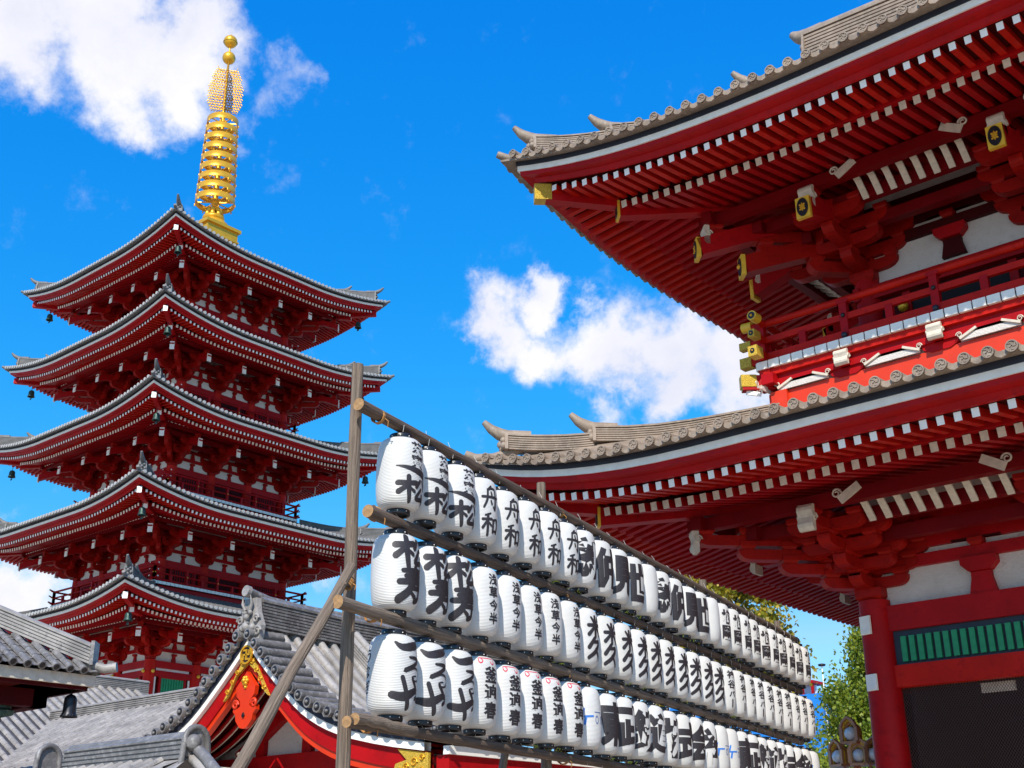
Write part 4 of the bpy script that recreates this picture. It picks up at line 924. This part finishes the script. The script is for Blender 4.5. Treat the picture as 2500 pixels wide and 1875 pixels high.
for row, kinds in enumerate(ROWS):
    zc = PZ[row] - .075 - .055 - HB
    if len(kinds) > 28: kinds = kinds[:28]
    n = len(kinds)
    for j, kd in enumerate(kinds):
        rr = random.Random(row * 100 + j)
        e = bpy.data.objects.new('paper_lantern', None); COL.objects.link(e); e.empty_display_size = .1
        s = .535 + j * (13.66 / (n - 1)) + rr.uniform(-.02, .02)
        dz = rr.uniform(-.012, .012)
        jit = R(rr.uniform(-7, 7)) if kd not in '新仲見世東武鉄道株式会社' or kd == '' else R(rr.uniform(-2, 2) - 5)
        e.matrix_world = T(*rk(s, zc + dz)) @ RZ(RA + jit - R(14)) @ Matrix.Rotation(R(rr.uniform(-1.5, 1.5)), 4, 'X')
        w_ = WORD.get(kd, 'one huge character')
        tag(e, 'white lantern with %s, %s from left in the %s row' % (w_, ORDN[j] if j < n - 1 else 'last', ['top', 'middle', 'bottom'][row]), 'lantern', 'white paper lanterns on the rack')
        child('paper_body', body0, e); child('cap', cap0, e, T(0, 0, HB + .022)); child('cap', cap0, e, T(0, 0, -HB - .022))
        if kd:
            if kd not in tm_: o = text_mesh(kd).build('lettering'); tm_[kd] = o.data; bpy.data.objects.remove(o)
            child('lettering', tm_[kd], e)

# ------------------------------------------------------------------ tiled halls in the lower left
def tile_rows(mb, O, U, D, n, sp, lo, hi, r, m, cap=None, tl=.30):
    """rows of round tiles: row i starts at O+U*sp*(i+.5), runs along D between lo(u) and hi(u)"""
    O = Vector(O); U = Vector(U); D = Vector(D).normalized(); Nn = U.cross(D); Nn = -Nn if Nn.z < 0 else Nn; Nn.normalize(); Uo = U.normalized()
    for i in range(n):
        u_ = (i + .5) * sp; a, b = lo(u_), hi(u_)
        if b - a < .08: continue
        k = max(1, int((b - a) / tl)); st = (b - a) / k
        for j in range(k):
            p0 = O + U * u_ + D * (a + j * st); p1 = p0 + D * (st + .02); q = []
            for p, rr_ in ((p0, r * .93), (p1, r * 1.03)):
                for an in (0, 36, 72, 108, 144, 180): q.append(p + Uo * rr_ * math.cos(R(an)) + Nn * (rr_ * math.sin(R(an)) + .01))
            mb.add(q, [(c, c + 1, c + 7, c + 6) for c in range(5)], m, True); mb.add(q[6:], [tuple(range(6))], m)
        if cap:
            p = O + U * u_ + D * b; mb.cyl(p - D * .01, p + D * .05, r * 1.1, r * 1.1, m, 12); mb.cyl(p + D * .05, p + D * .056, r * .8, r * .55, cap, 12)
def pan_rows(mb, O, U, D, W_, lo, hi, sp, m, tl=.26):
    """stepped flat tiles between the round rows"""
    O = Vector(O); U = Vector(U); D = Vector(D).normalized(); Nn = U.cross(D); Nn = -Nn if Nn.z < 0 else Nn; Nn.normalize(); n = int(W_ / sp + .5)
    for i in range(-1, n + 1):
        u_ = max(.01, min(W_ - .01, (i + 1) * sp)); a, b = lo(u_), hi(u_)
        if b - a < .05: continue
        k = max(1, int((b - a) / tl)); st = (b - a) / k
        for j in range(k):
            p0 = O + U * ((i + .5) * sp) + D * (a + j * st); p1 = p0 + D * (st + .03); w = U * sp
            mb.add([p0, p0 + w, p1 + w + Nn * .03, p1 + Nn * .03, p1, p1 + w, p0 + w * .5 - Nn * .025, p1 + w * .5 + Nn * .002], [(0, 6, 7, 3), (6, 1, 2, 7), (3, 7, 5, 4), (7, 2, 5)], m)
# Hall A: gabled porch roof
AX, AY = -17.478, 13.36
halla = empty('gabled_hall', 'small red hall with tiled gable roof and gold gable ornament', 'temple hall'); halla.location = (AX, AY, 0)
GC = [(0, 5.38), (.3, 5.09), (.6, 4.83), (.9, 4.58), (1.2, 4.33), (1.5, 4.12), (1.85, 3.93), (2.2, 3.79), (2.6, 3.66), (3.2, 3.53), (3.7, 3.44), (4.4, 3.34), (4.9, 3.28)]
def gz(s):
    s = abs(s)
    for (a, za), (b, zb) in zip(GC[:-1], GC[1:]):
        if s <= b: return za + (zb - za) * (s - a) / (b - a)
    return GC[-1][1]
LA = 9.0
rf = MB()
NS = 24; ss = [i / NS * 4.9 for i in range(NS + 1)]
for sg in (-1, 1):
    q = [(AX + sg * s, y, gz(s) + .20) for s in ss for y in (AY - .05, AY + LA)]; rf.add(q, [(2 * i, 2 * i + 1, 2 * i + 3, 2 * i + 2) for i in range(NS)], 'tileg')
    # round tile rows down the slope
    for j in range(int(LA / .29)):
        y = AY + .62 + j * .29
        if sg < 0 and j > 7: break
        pts = [(AX + sg * s, y, gz(s) + .235) for s in ss]; k_ = []
        rad = [.072 if i % 2 else .080 for i in range(NS + 1)]
        rf.tube(pts, rad, 'tileg', 8)
    # verge tiles with round ends facing the front
    s = .16
    while s < (4.75 if sg > 0 else 4.3):
        z = gz(s) + .26; x = AX + sg * s; r_ = .082
        rf.cyl((x, AY - .22, z), (x, AY + .52, z + .02), r_, r_, 'tiled', 12); rf.cyl((x, AY - .24, z), (x, AY - .17, z), r_ * 1.15, r_ * 1.15, 'tiled', 14); rf.cyl((x, AY - .25, z), (x, AY - .24, z), r_ * .62, r_ * .85, 'black', 12); rf.ball((x, AY - .25, z), r_ * .4, 'tiled', 8)
        sl_ = (gz(s + .1) - gz(s - .1 if s > .1 else 0)) / .2; ln = math.hypot(1, sl_); st = .27 / ln
        s2 = s + st / 2; rf.prism([(-.12, .02), (0, -.04), (.12, .02), (.12, -.02), (0, -.09), (-.12, -.02)], (AX + sg * s2, AY - .14, gz(s2) + .23), (sg / ln, 0, sl_ / ln), (-sg * sl_ / ln * sg * sg, 0, 1 / ln), .05, 'tiled')
        s += st
roofA = rf.build('roof', halla)
rd = MB()
ridge(rd, [(AX, AY + .06 + i * 1.0, 5.58 + .06 * max(0, 1 - i * .5)) for i in range(10)], .34, .56, 8, 'tiled', curl=False, face=False)
rd.cyl((AX, AY - .22, 6.26), (AX, AY - .14, 6.25), .10, .10, 'tileg', 16); rd.tube([(AX, AY - .2, 6.25), (AX, AY + .3, 6.16), (AX, AY + 1.0, 6.13), (AX, AY + 9, 6.13)], [.085, .08, .08, .08], 'tiled', 10)
rd.build('ridge', roofA)
og = MB(); c = Vector((AX, AY - .04, 5.52))      # ridge-end demon tile
og.prism([(-.30, -.12), (.30, -.12), (.34, .12), (.22, .36), (.16, .62), (-.16, .62), (-.22, .36), (-.34, .12)], c, (1, 0, 0), Z, .10, 'tileg')
rr = random.Random(5)
for sx in (-1, 1):
    curl(og, c + Vector((sx * .27, -.07, .02)), (sx, 0, 0), Z, .09, 'tileg', .03); curl(og, c + Vector((sx * .22, -.08, .24)), (sx, 0, 0), Z, .08, 'tileg', .028)
    og.tube([c + Vector((sx * .06, -.1, .40)), c + Vector((sx * .13, -.12, .52)), c + Vector((sx * .10, -.14, .66))], [.035, .028, .008], 'tileg', 6)
    og.ball(c + Vector((sx * .07, -.10, .36)), .045, 'tileg', 8); og.ball(c + Vector((sx * .13, -.08, .10)), .07, 'tileg', 8)
og.ball(c + Vector((0, -.12, .28)), .06, 'tileg', 8); og.ball(c + Vector((0, -.10, .12)), .09, 'tileg', 8); og.tube([c + Vector((-.09, -.12, .17)), c + Vector((0, -.15, .15)), c + Vector((.09, -.12, .17))], .02, 'tiled', 6)
og.build('demon_tile', roofA)
dr = MB(); ridge(dr, [(AX + s, AY + 2.15, gz(s) + .26) for s in (4.1, 3.6, 3.0, 2.4, 1.8, 1.2, .7, .3)], .24, .40, 5, 'tileg', curl=False); dr.tube([(AX + s, AY + 2.15, gz(s) + .68) for s in (4.2, 3.6, 3.0, 2.4, 1.8, 1.2, .7, .3)], .07, 'tileg', 8); dr.build('descending_ridge', roofA)
# bargeboards, eave edges
bb = MB(); wh = MB()
for sg in (-1, 1):
    sb = [i / 20 * 4.35 for i in range(21)]
    def band(mb, o0, o1, y0, y1, m):
        q = []
        for s in sb: q += [(AX + sg * s, y, gz(s) + o) for o in (o0, o1) for y in (y0, y1)]
        mb.add(q, [f for i in range(20) for f in ((4 * i, 4 * i + 4, 4 * i + 6, 4 * i + 2), (4 * i + 1, 4 * i + 3, 4 * i + 7, 4 * i + 5), (4 * i, 4 * i + 1, 4 * i + 5, 4 * i + 4), (4 * i + 2, 4 * i + 6, 4 * i + 7, 4 * i + 3))], m)
    band(bb, .06, .18, AY - .10, AY + .1, 'navy'); band(wh, -.06, .06, AY - .08, AY + .06, 'white')
    band(bb, -.36, -.06, AY, AY + .12, 'red'); band(bb, -.47, -.36, AY + .03, AY + .14, 'verm')
    # soffit with pale-edged rafters
    q = [(AX + sg * s, y, gz(s) + .05) for s in sb for y in (AY + .1, AY + 1.5)]; bb.add(q, [(2 * i, 2 * i + 1, 2 * i + 3, 2 * i + 2) for i in range(20)], 'dred')
    for k in range(4):
        y = AY + .32 + k * .27; bb.tube([(AX + sg * s, y, gz(s) - .06) for s in sb], .05, 'red', 4); wh.tube([(AX + sg * s, y, gz(s) - .105) for s in sb], .022, 'cream', 4)
    # gold foot of the bargeboard
    q0 = 3.55 * sg
bb.build('bargeboard', halla); wh.build('eave_board', halla)
gm = MB()
gm.prism([(3.65, gz(3.65) - .47), (4.40, gz(4.4) - .47), (4.40, gz(4.4) - .08), (3.75, gz(3.75) - .08), (3.95, gz(3.95) - .22), (3.72, gz(3.7) - .3)], (AX, AY - .02, 0), (1, 0, 0), Z, .05, 'goldo')
for x_, z_, r_ in ((3.95, -.32, .06), (4.12, -.24, .07), (4.27, -.34, .05), (4.28, -.16, .05), (3.82, -.38, .04)): curl(gm, (AX + x_, AY - .06, gz(x_) + z_ ), (1, 0, 0), Z, r_, 'gold', .014)
gm.build('gold_foot', halla); gm = MB()
for sg in (-1, 1):
    gm.prism([(0, 5.20), (sg * .10, 5.14), (sg * .62, 4.42), (sg * .50, 4.50), (sg * .30, 4.82), (0, 5.02)][::sg], (AX, AY - .03, 0), (1, 0, 0), Z, .05, 'goldo')
    for k in range(4): curl(gm, (AX + sg * (.14 + k * .12), AY - .07, 5.03 - k * .155), (sg, 0, 0), Z, .05, 'gold', .012)
gm.cyl((AX, AY - .09, 5.16), (AX, AY - .05, 5.16), .15, .15, 'black', 18)
for k in range(18): a1 = k / 18 * 2 * math.pi; a2 = (k + 1) / 18 * 2 * math.pi; gm.bar((AX + .15 * math.cos(a1), AY - .10, 5.16 + .15 * math.sin(a1)), (AX + .15 * math.cos(a2), AY - .10, 5.16 + .15 * math.sin(a2)), .03, .03, 'gold')
manji(gm, (AX, AY - .10, 5.16), (1, 0, 0), Z, .15, 'gold', .02)
gm.build('gold_ornament', halla)
gg = MB()      # hanging gable pendant
gg.prism([(0, .36), (.26, .10), (.24, -.04), (.13, -.14), (.12, -.22), (.20, -.26), (.30, -.22), (.31, -.30), (.24, -.36), (.22, -.46), (.10, -.58), (0, -.60), (-.10, -.58), (-.22, -.46), (-.24, -.36), (-.31, -.30), (-.30, -.22), (-.20, -.26), (-.12, -.22), (-.13, -.14), (-.24, -.04), (-.26, .10)], (AX, AY - .02, 4.52), (1, 0, 0), Z, .08, 'verm')
for sx in (-1, 1): curl(gg, (AX + sx * .25, AY - .06, 4.33), (-sx, 0, 0), Z, .08, 'verm', .03)
gg.prism([(0, .03), (.03, -.02), (.02, -.05), (-.02, -.05), (-.03, -.02)], (AX, AY - .075, 4.16), (1, 0, 0), Z, .03, 'black')
for q in range(6): a = q * math.pi / 3; gg.ball((AX + .05 * math.cos(a), AY - .08, 4.72 + .05 * math.sin(a)), .04, 'gold', 8)
gg.ball((AX, AY - .11, 4.72), .04, 'gold', 8); gg.cyl((AX, AY - .09, 4.60), (AX, AY - .05, 4.62), .02, .05, 'gold', 6); gg.build('gable_pendant', halla)
wl = MB(); YW = AY + 1.45
wl.add([(AX - 3.4, YW, 2.2), (AX + 3.4, YW, 2.2), (AX + 3.4, YW, 3.5), (AX + 1.5, YW, 4.1), (AX, YW, 5.3), (AX - 1.5, YW, 4.1), (AX - 3.4, YW, 3.5)], [tuple(range(7))], 'plaster')
wl.box(AX - 3.6, AX + 3.6, YW - .16, YW, 3.28, 3.62, 'red'); wl.box(AX - 3.9, AX + 3.9, YW - .12, YW, 2.60, 2.86, 'red'); wl.box(AX - .12, AX + .12, YW - .1, YW, 3.6, 5.1, 'red')
for x in (-1.3, 1.3, 2.2): wl.box(AX + x - .11, AX + x + .11, YW - .1, YW, 3.6, 4.15, 'red')
for sg in (-1, 1): wl.bar((AX + sg * 1.9, YW - .08, 3.62), (AX, YW - .08, 4.75), .14, .24, 'red')
for x in (-3.3, -1.1, 1.1, 3.3): wl.cyl((AX + x, YW, 0), (AX + x, YW, 3.3), .15, .15, 'red', 14)
wl.box(AX + 2.55, AX + 2.85, AY + .45, YW, 3.34, 3.66, 'red'); wl.box(AX + 2.54, AX + 2.86, AY + .43, AY + .46, 3.33, 3.67, 'white')
wl.box(AX + 3.2, AX + 3.4, YW, AY + LA, 2.0, 3.3, 'plaster'); wl.box(AX + 3.15, AX + 3.45, YW, AY + LA, 2.9, 3.15, 'red')
wl.build('gable_wall', halla)
ev = MB(); xe = AX + 4.78
ev.box(xe - .12, xe, AY, AY + LA, 3.22, 3.34, 'white'); ev.box(xe - .3, xe - .05, AY + .05, AY + LA, 3.02, 3.22, 'red'); ev.box(xe - 1.6, xe - .2, AY + .1, AY + LA, 3.12, 3.18, 'dred')
ev.build('eave', halla); r0 = None; rm = MB(); rm.bar((0, 0, 0), (-1.3, 0, .22), .07, .09, 'red', cap='cream')
for j in range(int((LA - .6) / .21)):
    if r0 is None: r0 = rm.build('rafter', halla); r0.matrix_parent_inverse = Matrix(); r0.matrix_local = T(4.6, .5, 2.96)
    else: child('rafter', r0.data, halla, T(4.6, .5 + j * .21, 2.96))
# long roof B with level ridge and roof C meeting it in a valley
rb = empty('tiled_roof', 'long grey tiled roof sloping down to the left of the gabled hall', 'roof'); rb.location = (-23, 15.3, 0)
SB = .53; ca = 1 / math.hypot(1, SB); BD = Vector((0, -1, -SB)).normalized(); BX0, BX1, BYR, BZ = -27.2, -17.7, 15.36, 4.98
W_ = BX1 - BX0
sA = lambda u_: min(3.6, 9)                       # run length along the slope
loB = lambda u_: 0.08; hiB = lambda u_: cutB(BX0 + u_) / ca if u_ > 3.2 else max(.3, (u_ + .1) / ca)      # valley cuts the left end at 45 degrees
mb = MB(); mb.M = Matrix()
cutB = lambda x: 3.2 if x < AX - 1.9 else min(3.2, max(.02, (BZ - gz(x - AX) - .20) / SB))
xb = [AX - .35 - i * .155 for i in range(11)]
mb.add([(BX0, BYR, BZ), (xb[0], BYR, BZ)] + [(x, BYR - cutB(x), BZ - cutB(x) * SB) for x in xb] + [(xb[-1] - .02, BYR - 3.2, BZ - 3.2 * SB), (BX0 + 3.2, BYR - 3.2, BZ - 3.2 * SB)], [tuple(range(15))], 'tilebase')
tile_rows(mb, (BX0, BYR, BZ), (1, 0, 0), BD, int(W_ / .27), .27, loB, hiB, .075, 'tileg', tl=.28)
mb.add([(BX0, BYR, BZ), (BX1, BYR, BZ), (BX1, BYR + 4, BZ - 4 * SB), (BX0, BYR + 4, BZ - 4 * SB)], [(0, 1, 2, 3)], 'tiled')
mb.build('tile_slope', rb)
mb = MB(); ridge(mb, [(BX0 - .1 + i, BYR, BZ - .08) for i in range(11)][:10], .30, .33, 6, 'tileg', curl=False, face=False); mb.build('ridge', rb)
mb = MB(); mb.box(BX0 + 2, BX1, BYR - 2.6, BYR + 3.4, 0, 3.3, 'plaster'); mb.build('wall', rb)
rc = empty('tiled_roof', 'grey tiled roof behind the bell, its rows running down into the valley', 'roof'); rc.location = (-29, 15.3, 0)
CX = -29.6; CZ = BZ + (BX0 - CX) * SB; CD = Vector((1, 0, -SB)).normalized()
mb = MB(); Y0, Y1 = 9.5, 19.2
hiC = lambda u_: ((BX0 - CX) + max(0, BYR - (Y0 + u_))) / ca if Y0 + u_ < BYR + .3 else (BX0 - CX + 1.5) / ca
mb.add([(CX, Y0, CZ), (CX, BYR, CZ), (BX0, BYR, BZ), (BX0 + (BYR - Y0), Y0, BZ - (BYR - Y0) * SB)], [(0, 1, 2, 3)], 'tilebase')
mb.add([(CX, BYR, CZ), (CX, Y1, CZ), (BX0 + 1.5, Y1, BZ - 1.5 * SB), (BX0 + 1.5, BYR, BZ - 1.5 * SB)], [(0, 1, 2, 3)], 'tiled')
mb.add([(CX, Y0, CZ), (CX, Y1, CZ), (CX - 4, Y1, CZ - 4 * SB), (CX - 4, Y0, CZ - 4 * SB)], [(0, 1, 2, 3)], 'tiled')
tile_rows(mb, (CX, Y0, CZ), (0, 1, 0), CD, int((Y1 - Y0) / .27), .27, lambda u_: .1, hiC, .07, 'tileg', tl=.24)
mb.build('tile_slope', rc)
mb = MB(); ridge(mb, [(CX, Y1 - i, CZ - .08) for i in range(10)], .30, .36, 6, 'tileg', curl=False, face=False); mb.build('ridge', rc)
mb = MB(); mb.box(CX - 3.2, BX0 - .4, Y0, Y1, 0, 3.4, 'plaster'); mb.build('wall', rc)
# pavilion D, near left
K22 = 22 / 18; dX, dY = -15.416 * K22, 9.293 * K22; dZ = 1.6 + (4.189 - 1.6) * K22 + .02
rdv = empty('pavilion', 'pavilion at the left edge with dark tiled hipped roof and pale eave board', 'pavilion'); rdv.location = (dX - 3.7, dY - 3.7, 0)
SD = .56; HD = 3.75; mb = MB(); ca2 = 1 / math.hypot(1, SD); tp = MB()
cxD, cyD = dX - HD, dY - HD
for side in range(4):
    M = T(cxD, cyD, 0) @ RZ(side * math.pi / 2); mb.M = M
    mb.add([(-HD, -HD, dZ), (HD, -HD, dZ), (0, 0, dZ + HD * SD)], [(0, 1, 2)], 'tiled')
    D_ = Vector((0, -1, -SD)).normalized()
    lo = lambda u_: abs(u_ - HD) / ca2 + .12; hi = lambda u_: HD / ca2 + .02
    O = Vector((-HD, 0, dZ + HD * SD))
    tile_rows(mb, O + Vector((0, 0, .02)), (1, 0, 0), D_, int(2 * HD / .25), .25, lo, hi, .062, 'tiled', cap='black', tl=.26)
    pan_rows(mb, O, (1, 0, 0), D_, 2 * HD, lo, hi, .25, 'tiled', .26)
dro = mb.build('roof', rdv)
mb = MB()
for side in range(4):
    mb.M = T(cxD, cyD, 0) @ RZ(side * math.pi / 2)
    pts = [(-HD + .15 + d, -HD + .15 + d, dZ + (d + .15) * SD + .04) for d in (0.0, .6, 1.2, 1.9, 2.7, 3.5)]
    ridge(mb, pts, .26, .36, 5, 'tileg', curl=False, face=False)
    mb.prism([(-.17, -.02), (.17, -.02), (.17, .38), (-.17, .38)], Vector(pts[0]) + Vector((-.03, -.03, 0)), Vector((1, -1, 0)).normalized(), Z, .06, 'tiled')
    mb.tube([(-HD + .25, -HD + .25, dZ + .16), (-HD - .02, -HD - .02, dZ + .06), (-HD - .16, -HD - .16, dZ + .09)], [.075, .08, .085], 'tileg', 10, 'black')
mb.build('hip_ridge', dro)
mb = MB()
for side in range(4):
    mb.M = T(cxD, cyD, 0) @ RZ(side * math.pi / 2)
    mb.box(-HD + .08, HD - .08, -HD + .06, -HD + .12, dZ - .24, dZ - .06, 'cream'); mb.box(-HD + .2, HD - .2, -HD + .12, -HD + 1.3, dZ - .30, dZ - .24, 'dred')
    mb.box(-HD + .6, HD - .6, -HD + .6, -HD + .85, dZ - .58, dZ - .30, 'dred'); mb.box(-HD + 1.1, HD - 1.1, -HD + 1.1, -HD + 1.3, dZ - .85, dZ - .30, 'dred')
    mb.box(-HD + 1.1, HD - 1.1, -HD + 1.15, -HD + 3.7, dZ - .34, dZ - .3, 'dark')
mb.build('eave', rdv)
mb = MB()
for a, b in ((-1, -1), (1, -1)): mb.cyl((cxD + a * 2.5, cyD + b * 2.5 - 1, 0), (cxD + a * 2.5, cyD + b * 2.5 - 1, dZ - .3), .16, .16, 'red', 14)
mb.build('post', rdv)
c = Vector((dX - .33, dY - .33, dZ - .24)); mb = MB(); mb.tube([c, c + Vector((0, 0, -.16))], .012, 'iron', 5); mb.lathe([(.02, -.15), (.09, -.18), (.13, -.24), (.135, -.30), (.14, -.52), (.17, -.60), (.185, -.63), (.15, -.63)], c, 'iron', 16)
for q in range(10): mb.ball(c + Vector((.16 * math.cos(q * .628), .16 * math.sin(q * .628), -.60)), .022, 'iron', 6)
mb.ball(c + Vector((0, 0, -.13)), .03, 'iron', 8)
hb = mb.build('hanging_bell')
for v_ in hb.data.vertices: v_.co = c + (v_.co - c) * .78
tag(hb, 'dark iron bell hanging from the pavilion roof corner', 'bell')
c = onpl(8, 1690, (1, 0, 0), dX - .9); mb = MB(); mb.lathe([(.02, .17), (.28, .10), (.30, .06), (.24, .02), (.17, -.02), (.16, -.26), (.22, -.30), (.20, -.36), (.05, -.40)], c, 'bronze', 12, smooth=False); mb.cyl(c + Vector((0, 0, .15)), c + Vector((0, 0, .5)), .02, .02, 'iron', 6)
tag(mb.build('bronze_lantern'), 'green bronze hanging lantern cut by the left edge under the pavilion', 'lantern')
# low roof E in front
re_ = empty('wall_roof', 'low grey tiled wall roof with round ridge end in the lower left foreground', 'roof'); EYR, EX0, EX1, EZ = 8.09, -14.15, -11.48, 2.80
re_.location = ((EX0 + EX1) / 2, EYR, 0)
mb = MB(); SE = .5; ED = Vector((0, -1, -SE)).normalized()
mb.add([(EX0, EYR, EZ), (EX1, EYR, EZ), (EX1 + .55, EYR - .9, EZ - .9 * SE), (EX0 - .5, EYR - .9, EZ - .9 * SE)], [(0, 1, 2, 3)], 'tileg'); mb.add([(EX0, EYR, EZ), (EX1, EYR, EZ), (EX1, EYR + .5, EZ - .5 * SE), (EX0 - .5, EYR + .5, EZ - .5 * SE)], [(0, 1, 2, 3)], 'tileg')
EL = lambda u_: .1; EH = lambda u_: 1.0
tile_rows(mb, (EX0 - .3, EYR, EZ), (1, 0, 0), ED, 14, .19, EL, EH, .045, 'tileg', tl=.2); pan_rows(mb, (EX0 - .3, EYR, EZ), (1, 0, 0), ED, 2.6, EL, EH, .19, 'tileg', .2)
er = mb.build('roof', re_)
mb = MB(); ridge(mb, [(EX1 + .02 - i * .49, EYR, EZ - .03) for i in range(6)], .20, .25, 4, 'tiled', curl=False, face=False)
mb.tube([(EX1 + .02 - i * .49, EYR, EZ + .20) for i in range(6)], .06, 'tiled', 8)
for X in (EX1 + .06, EX0 - .25):      # horseshoe end tile
    mb.tube([(X, EYR - .15 * math.cos(a), EZ + .12 + .17 * math.sin(a) if a > 0 else EZ + .12) for a in [R(x) for x in range(0, 181, 20)]], .035, 'tiled', 6); mb.tube([(X, EYR - .15, EZ + .12), (X, EYR - .17, EZ - .1)], .035, 'tiled', 6); mb.tube([(X, EYR + .15, EZ + .12), (X, EYR + .17, EZ - .1)], .035, 'tiled', 6)
    mb.prism([(.13 * math.cos(R(x)), .02 + .15 * math.sin(R(x))) for x in range(0, 181, 20)] + [(-.13, -.12), (.13, -.12)], (X - .02, EYR, EZ + .1), (0, 1, 0), Z, .04, 'tiled')
mb.tube([(EX1 + .02, EYR, EZ + .10), (EX1 + .3, EYR - .05, EZ - .03), (EX1 + .62, EYR - .12, EZ - .20), (EX1 + 1.0, EYR - .2, EZ - .42)], .06, 'tiled', 8); mb.tube([(EX1 + .02, EYR, EZ - .02), (EX1 + .3, EYR - .05, EZ - .15), (EX1 + .62, EYR - .12, EZ - .32), (EX1 + .95, EYR - .2, EZ - .52)], .07, 'tileg', 6); mb.ball((EX1 + .10, EYR - .06, EZ + .12), .09, 'tiled', 10)
mb.build('ridge', er)
mb = MB(); mb.box(EX0, EX1 + .3, EYR - .2, EYR + .2, 0, 2.5, 'dred'); mb.build('wall', re_)

# ------------------------------------------------------------------ trees and far things
def tree(pos, H, RW, leafm, label, seed, n, lean=0, z0=1.2, ls=.10, cone=.55):
    rr = random.Random(seed); e = empty('tree', label, 'tree', 'yellowing trees beyond the gate'); e.location = pos
    tk = MB(); tk.tube([(0, 0, 0), (.05, .03, H * .3), (lean * .5, .0, H * .6), (lean, 0, H * .93)], [.17, .13, .08, .02], 'bark', 8)
    cl = []
    for i in range(110):
        t = rr.uniform(.12, 1) ** .9; z = z0 + (H - z0) * t; rad = RW * (1 - t) ** cone * rr.uniform(.35, 1.0) * (1 if t > .1 else .7); a = rr.random() * 6.283
        c = Vector((rad * math.cos(a) + lean * t, rad * math.sin(a), z)); cl.append((c, rr.uniform(.22, .55) * RW / 2.2))
        tk.tube([(lean * t * .6, 0, z * .72), (c.x * .6, c.y * .6, z * .9), tuple(c)], [.035, .022, .008], 'bark', 5)
    k = tk.build('trunk'); k.parent = e
    cr = MB()
    for i in range(n):
        c, s_ = cl[rr.randrange(len(cl))]
        d = Vector((rr.gauss(0, 1), rr.gauss(0, 1), rr.gauss(0, .85))); d = d.normalized() * s_ * rr.uniform(.2, 1.25) ** .8
        p = c + d; a = Vector((rr.gauss(0, 1), rr.gauss(0, 1), rr.gauss(0, 1))).normalized(); b = a.cross(Vector((rr.gauss(0, 1), rr.gauss(0, 1), rr.gauss(0, 1)))).normalized(); l = ls * rr.uniform(.6, 1.3)
        cr.add([p - a * l * .1, p + b * l * .5 + a * l * .5, p + a * l, p - b * l * .5 + a * l * .5], [(0, 1, 2, 3)], leafm)
    k = cr.build('crown'); k.parent = e
tree((-24.9, 41.2, 0), 12.9, 3.9, 'leafb', 'yellow-green tree showing between the lantern rack and gate eave', 3, 22000, z0=6.5, ls=.15, cone=.33)
tree((-31.9, 71.5, 0), 15.2, 7.7, 'leafa', 'bushy green tree beside the red gate column', 4, 70000, z0=1.2, ls=.20, cone=.72)
bd = empty('building', 'far building wrapped in blue sheeting beyond the lantern rack', 'building'); bd.location = (-58, 106, 0)
mb = MB(); mb.box(-72, -51.3, 101.5, 114, 0, 16.3, 'tarp'); mb.build('blue_sheeting', bd)
mb = MB()
for x in (-54.4, -53.3, -52.3): mb.box(x - .11, x + .11, 101.7, 101.9, 16.3, 17.3, 'red')
mb.box(-56.0, -52.1, 101.5, 103.8, 17.25, 17.5, 'red'); mb.box(-55.6, -52.4, 102.6, 102.8, 16.3, 17.2, 'glass'); mb.bar((-54.4, 101.7, 16.3), (-53.3, 101.7, 17.2), .08, .08, 'white'); mb.build('roof_frame', bd)
mb = MB(); c = Vector((-50.2, 99.8, 0)); mb.cyl(c, c + Vector((0, 0, 18.3)), .08, .05, 'white', 8); mb.lathe([(.02, .0), (.30, .03), (.34, .18), (.02, .26)], c + Vector((0, 0, 18.28)), 'iron', 10)
tag(mb.build('light_mast'), 'thin white light mast beside the blue sheeting', 'mast')
lm = empty('street_lamp', 'ornate lamp with four arched copper heads beside the gate column', 'street lamp'); LX, LY = -13.0, 27.05; lm.location = (LX, LY, 0)
mb = MB(); mb.cyl((LX, LY, 0), (LX, LY, 4.5), .09, .06, 'copper', 12); mb.lathe([(.22, 0), (.22, .2), (.12, .35)], (LX, LY, 0), 'copper', 12)
for dx, dz in ((-.27, 3.85), (.13, 3.85), (.42, 3.85), (.06, 4.33)): mb.tube([(LX, LY, dz - .25), (LX + dx * .6, LY - .05, dz - .22), (LX + dx, LY - .08, dz)], .03, 'copper', 6)
mb.build('post', lm)
ar = [(-.17, 0), (-.17, .26), (-.12, .36), (0, .44), (.12, .36), (.17, .26), (.17, 0)]
hd = MB()
for k, (sc, m) in enumerate(((1.0, 'copper'), (.9, 'goldp'), (.8, 'copper'), (.72, 'goldp'))):
    for (x0, y0), (x1, y1) in zip(ar[:-1], ar[1:]): hd.bar((x0 * sc, -.16 + .05 * k, y0 * sc + .02), (x1 * sc, -.16 + .05 * k, y1 * sc + .02), .07, .045, m)
hd.prism([(x * .8, y * .8) for x, y in ar], (0, .05, .02), (1, 0, 0), Z, .03, 'copper'); hd.box(-.18, .18, -.2, .12, -.03, .02, 'copper'); hm = hd.build('lamp_head', lm); hm.matrix_parent_inverse = Matrix()
gl = MB(); gl.ball((0, 0, 0), .125, 'glass', 16); gb = gl.build('globe'); gb.parent = hm; gb.location = (0, -.10, .16)
for i, (dx, dz) in enumerate(((-.27, 3.85), (.13, 3.85), (.42, 3.85), (.06, 4.33))):
    h = hm if i == 0 else child('lamp_head', hm.data, lm)
    if i: g_ = child('globe', gb.data, h); g_.location = (0, -.10, .16)
    h.location = (dx, -.08, dz); h.rotation_euler = (0, 0, R((-25, 25, 50, -10)[i])); h.scale = (1.2, 1.2, 1.2)
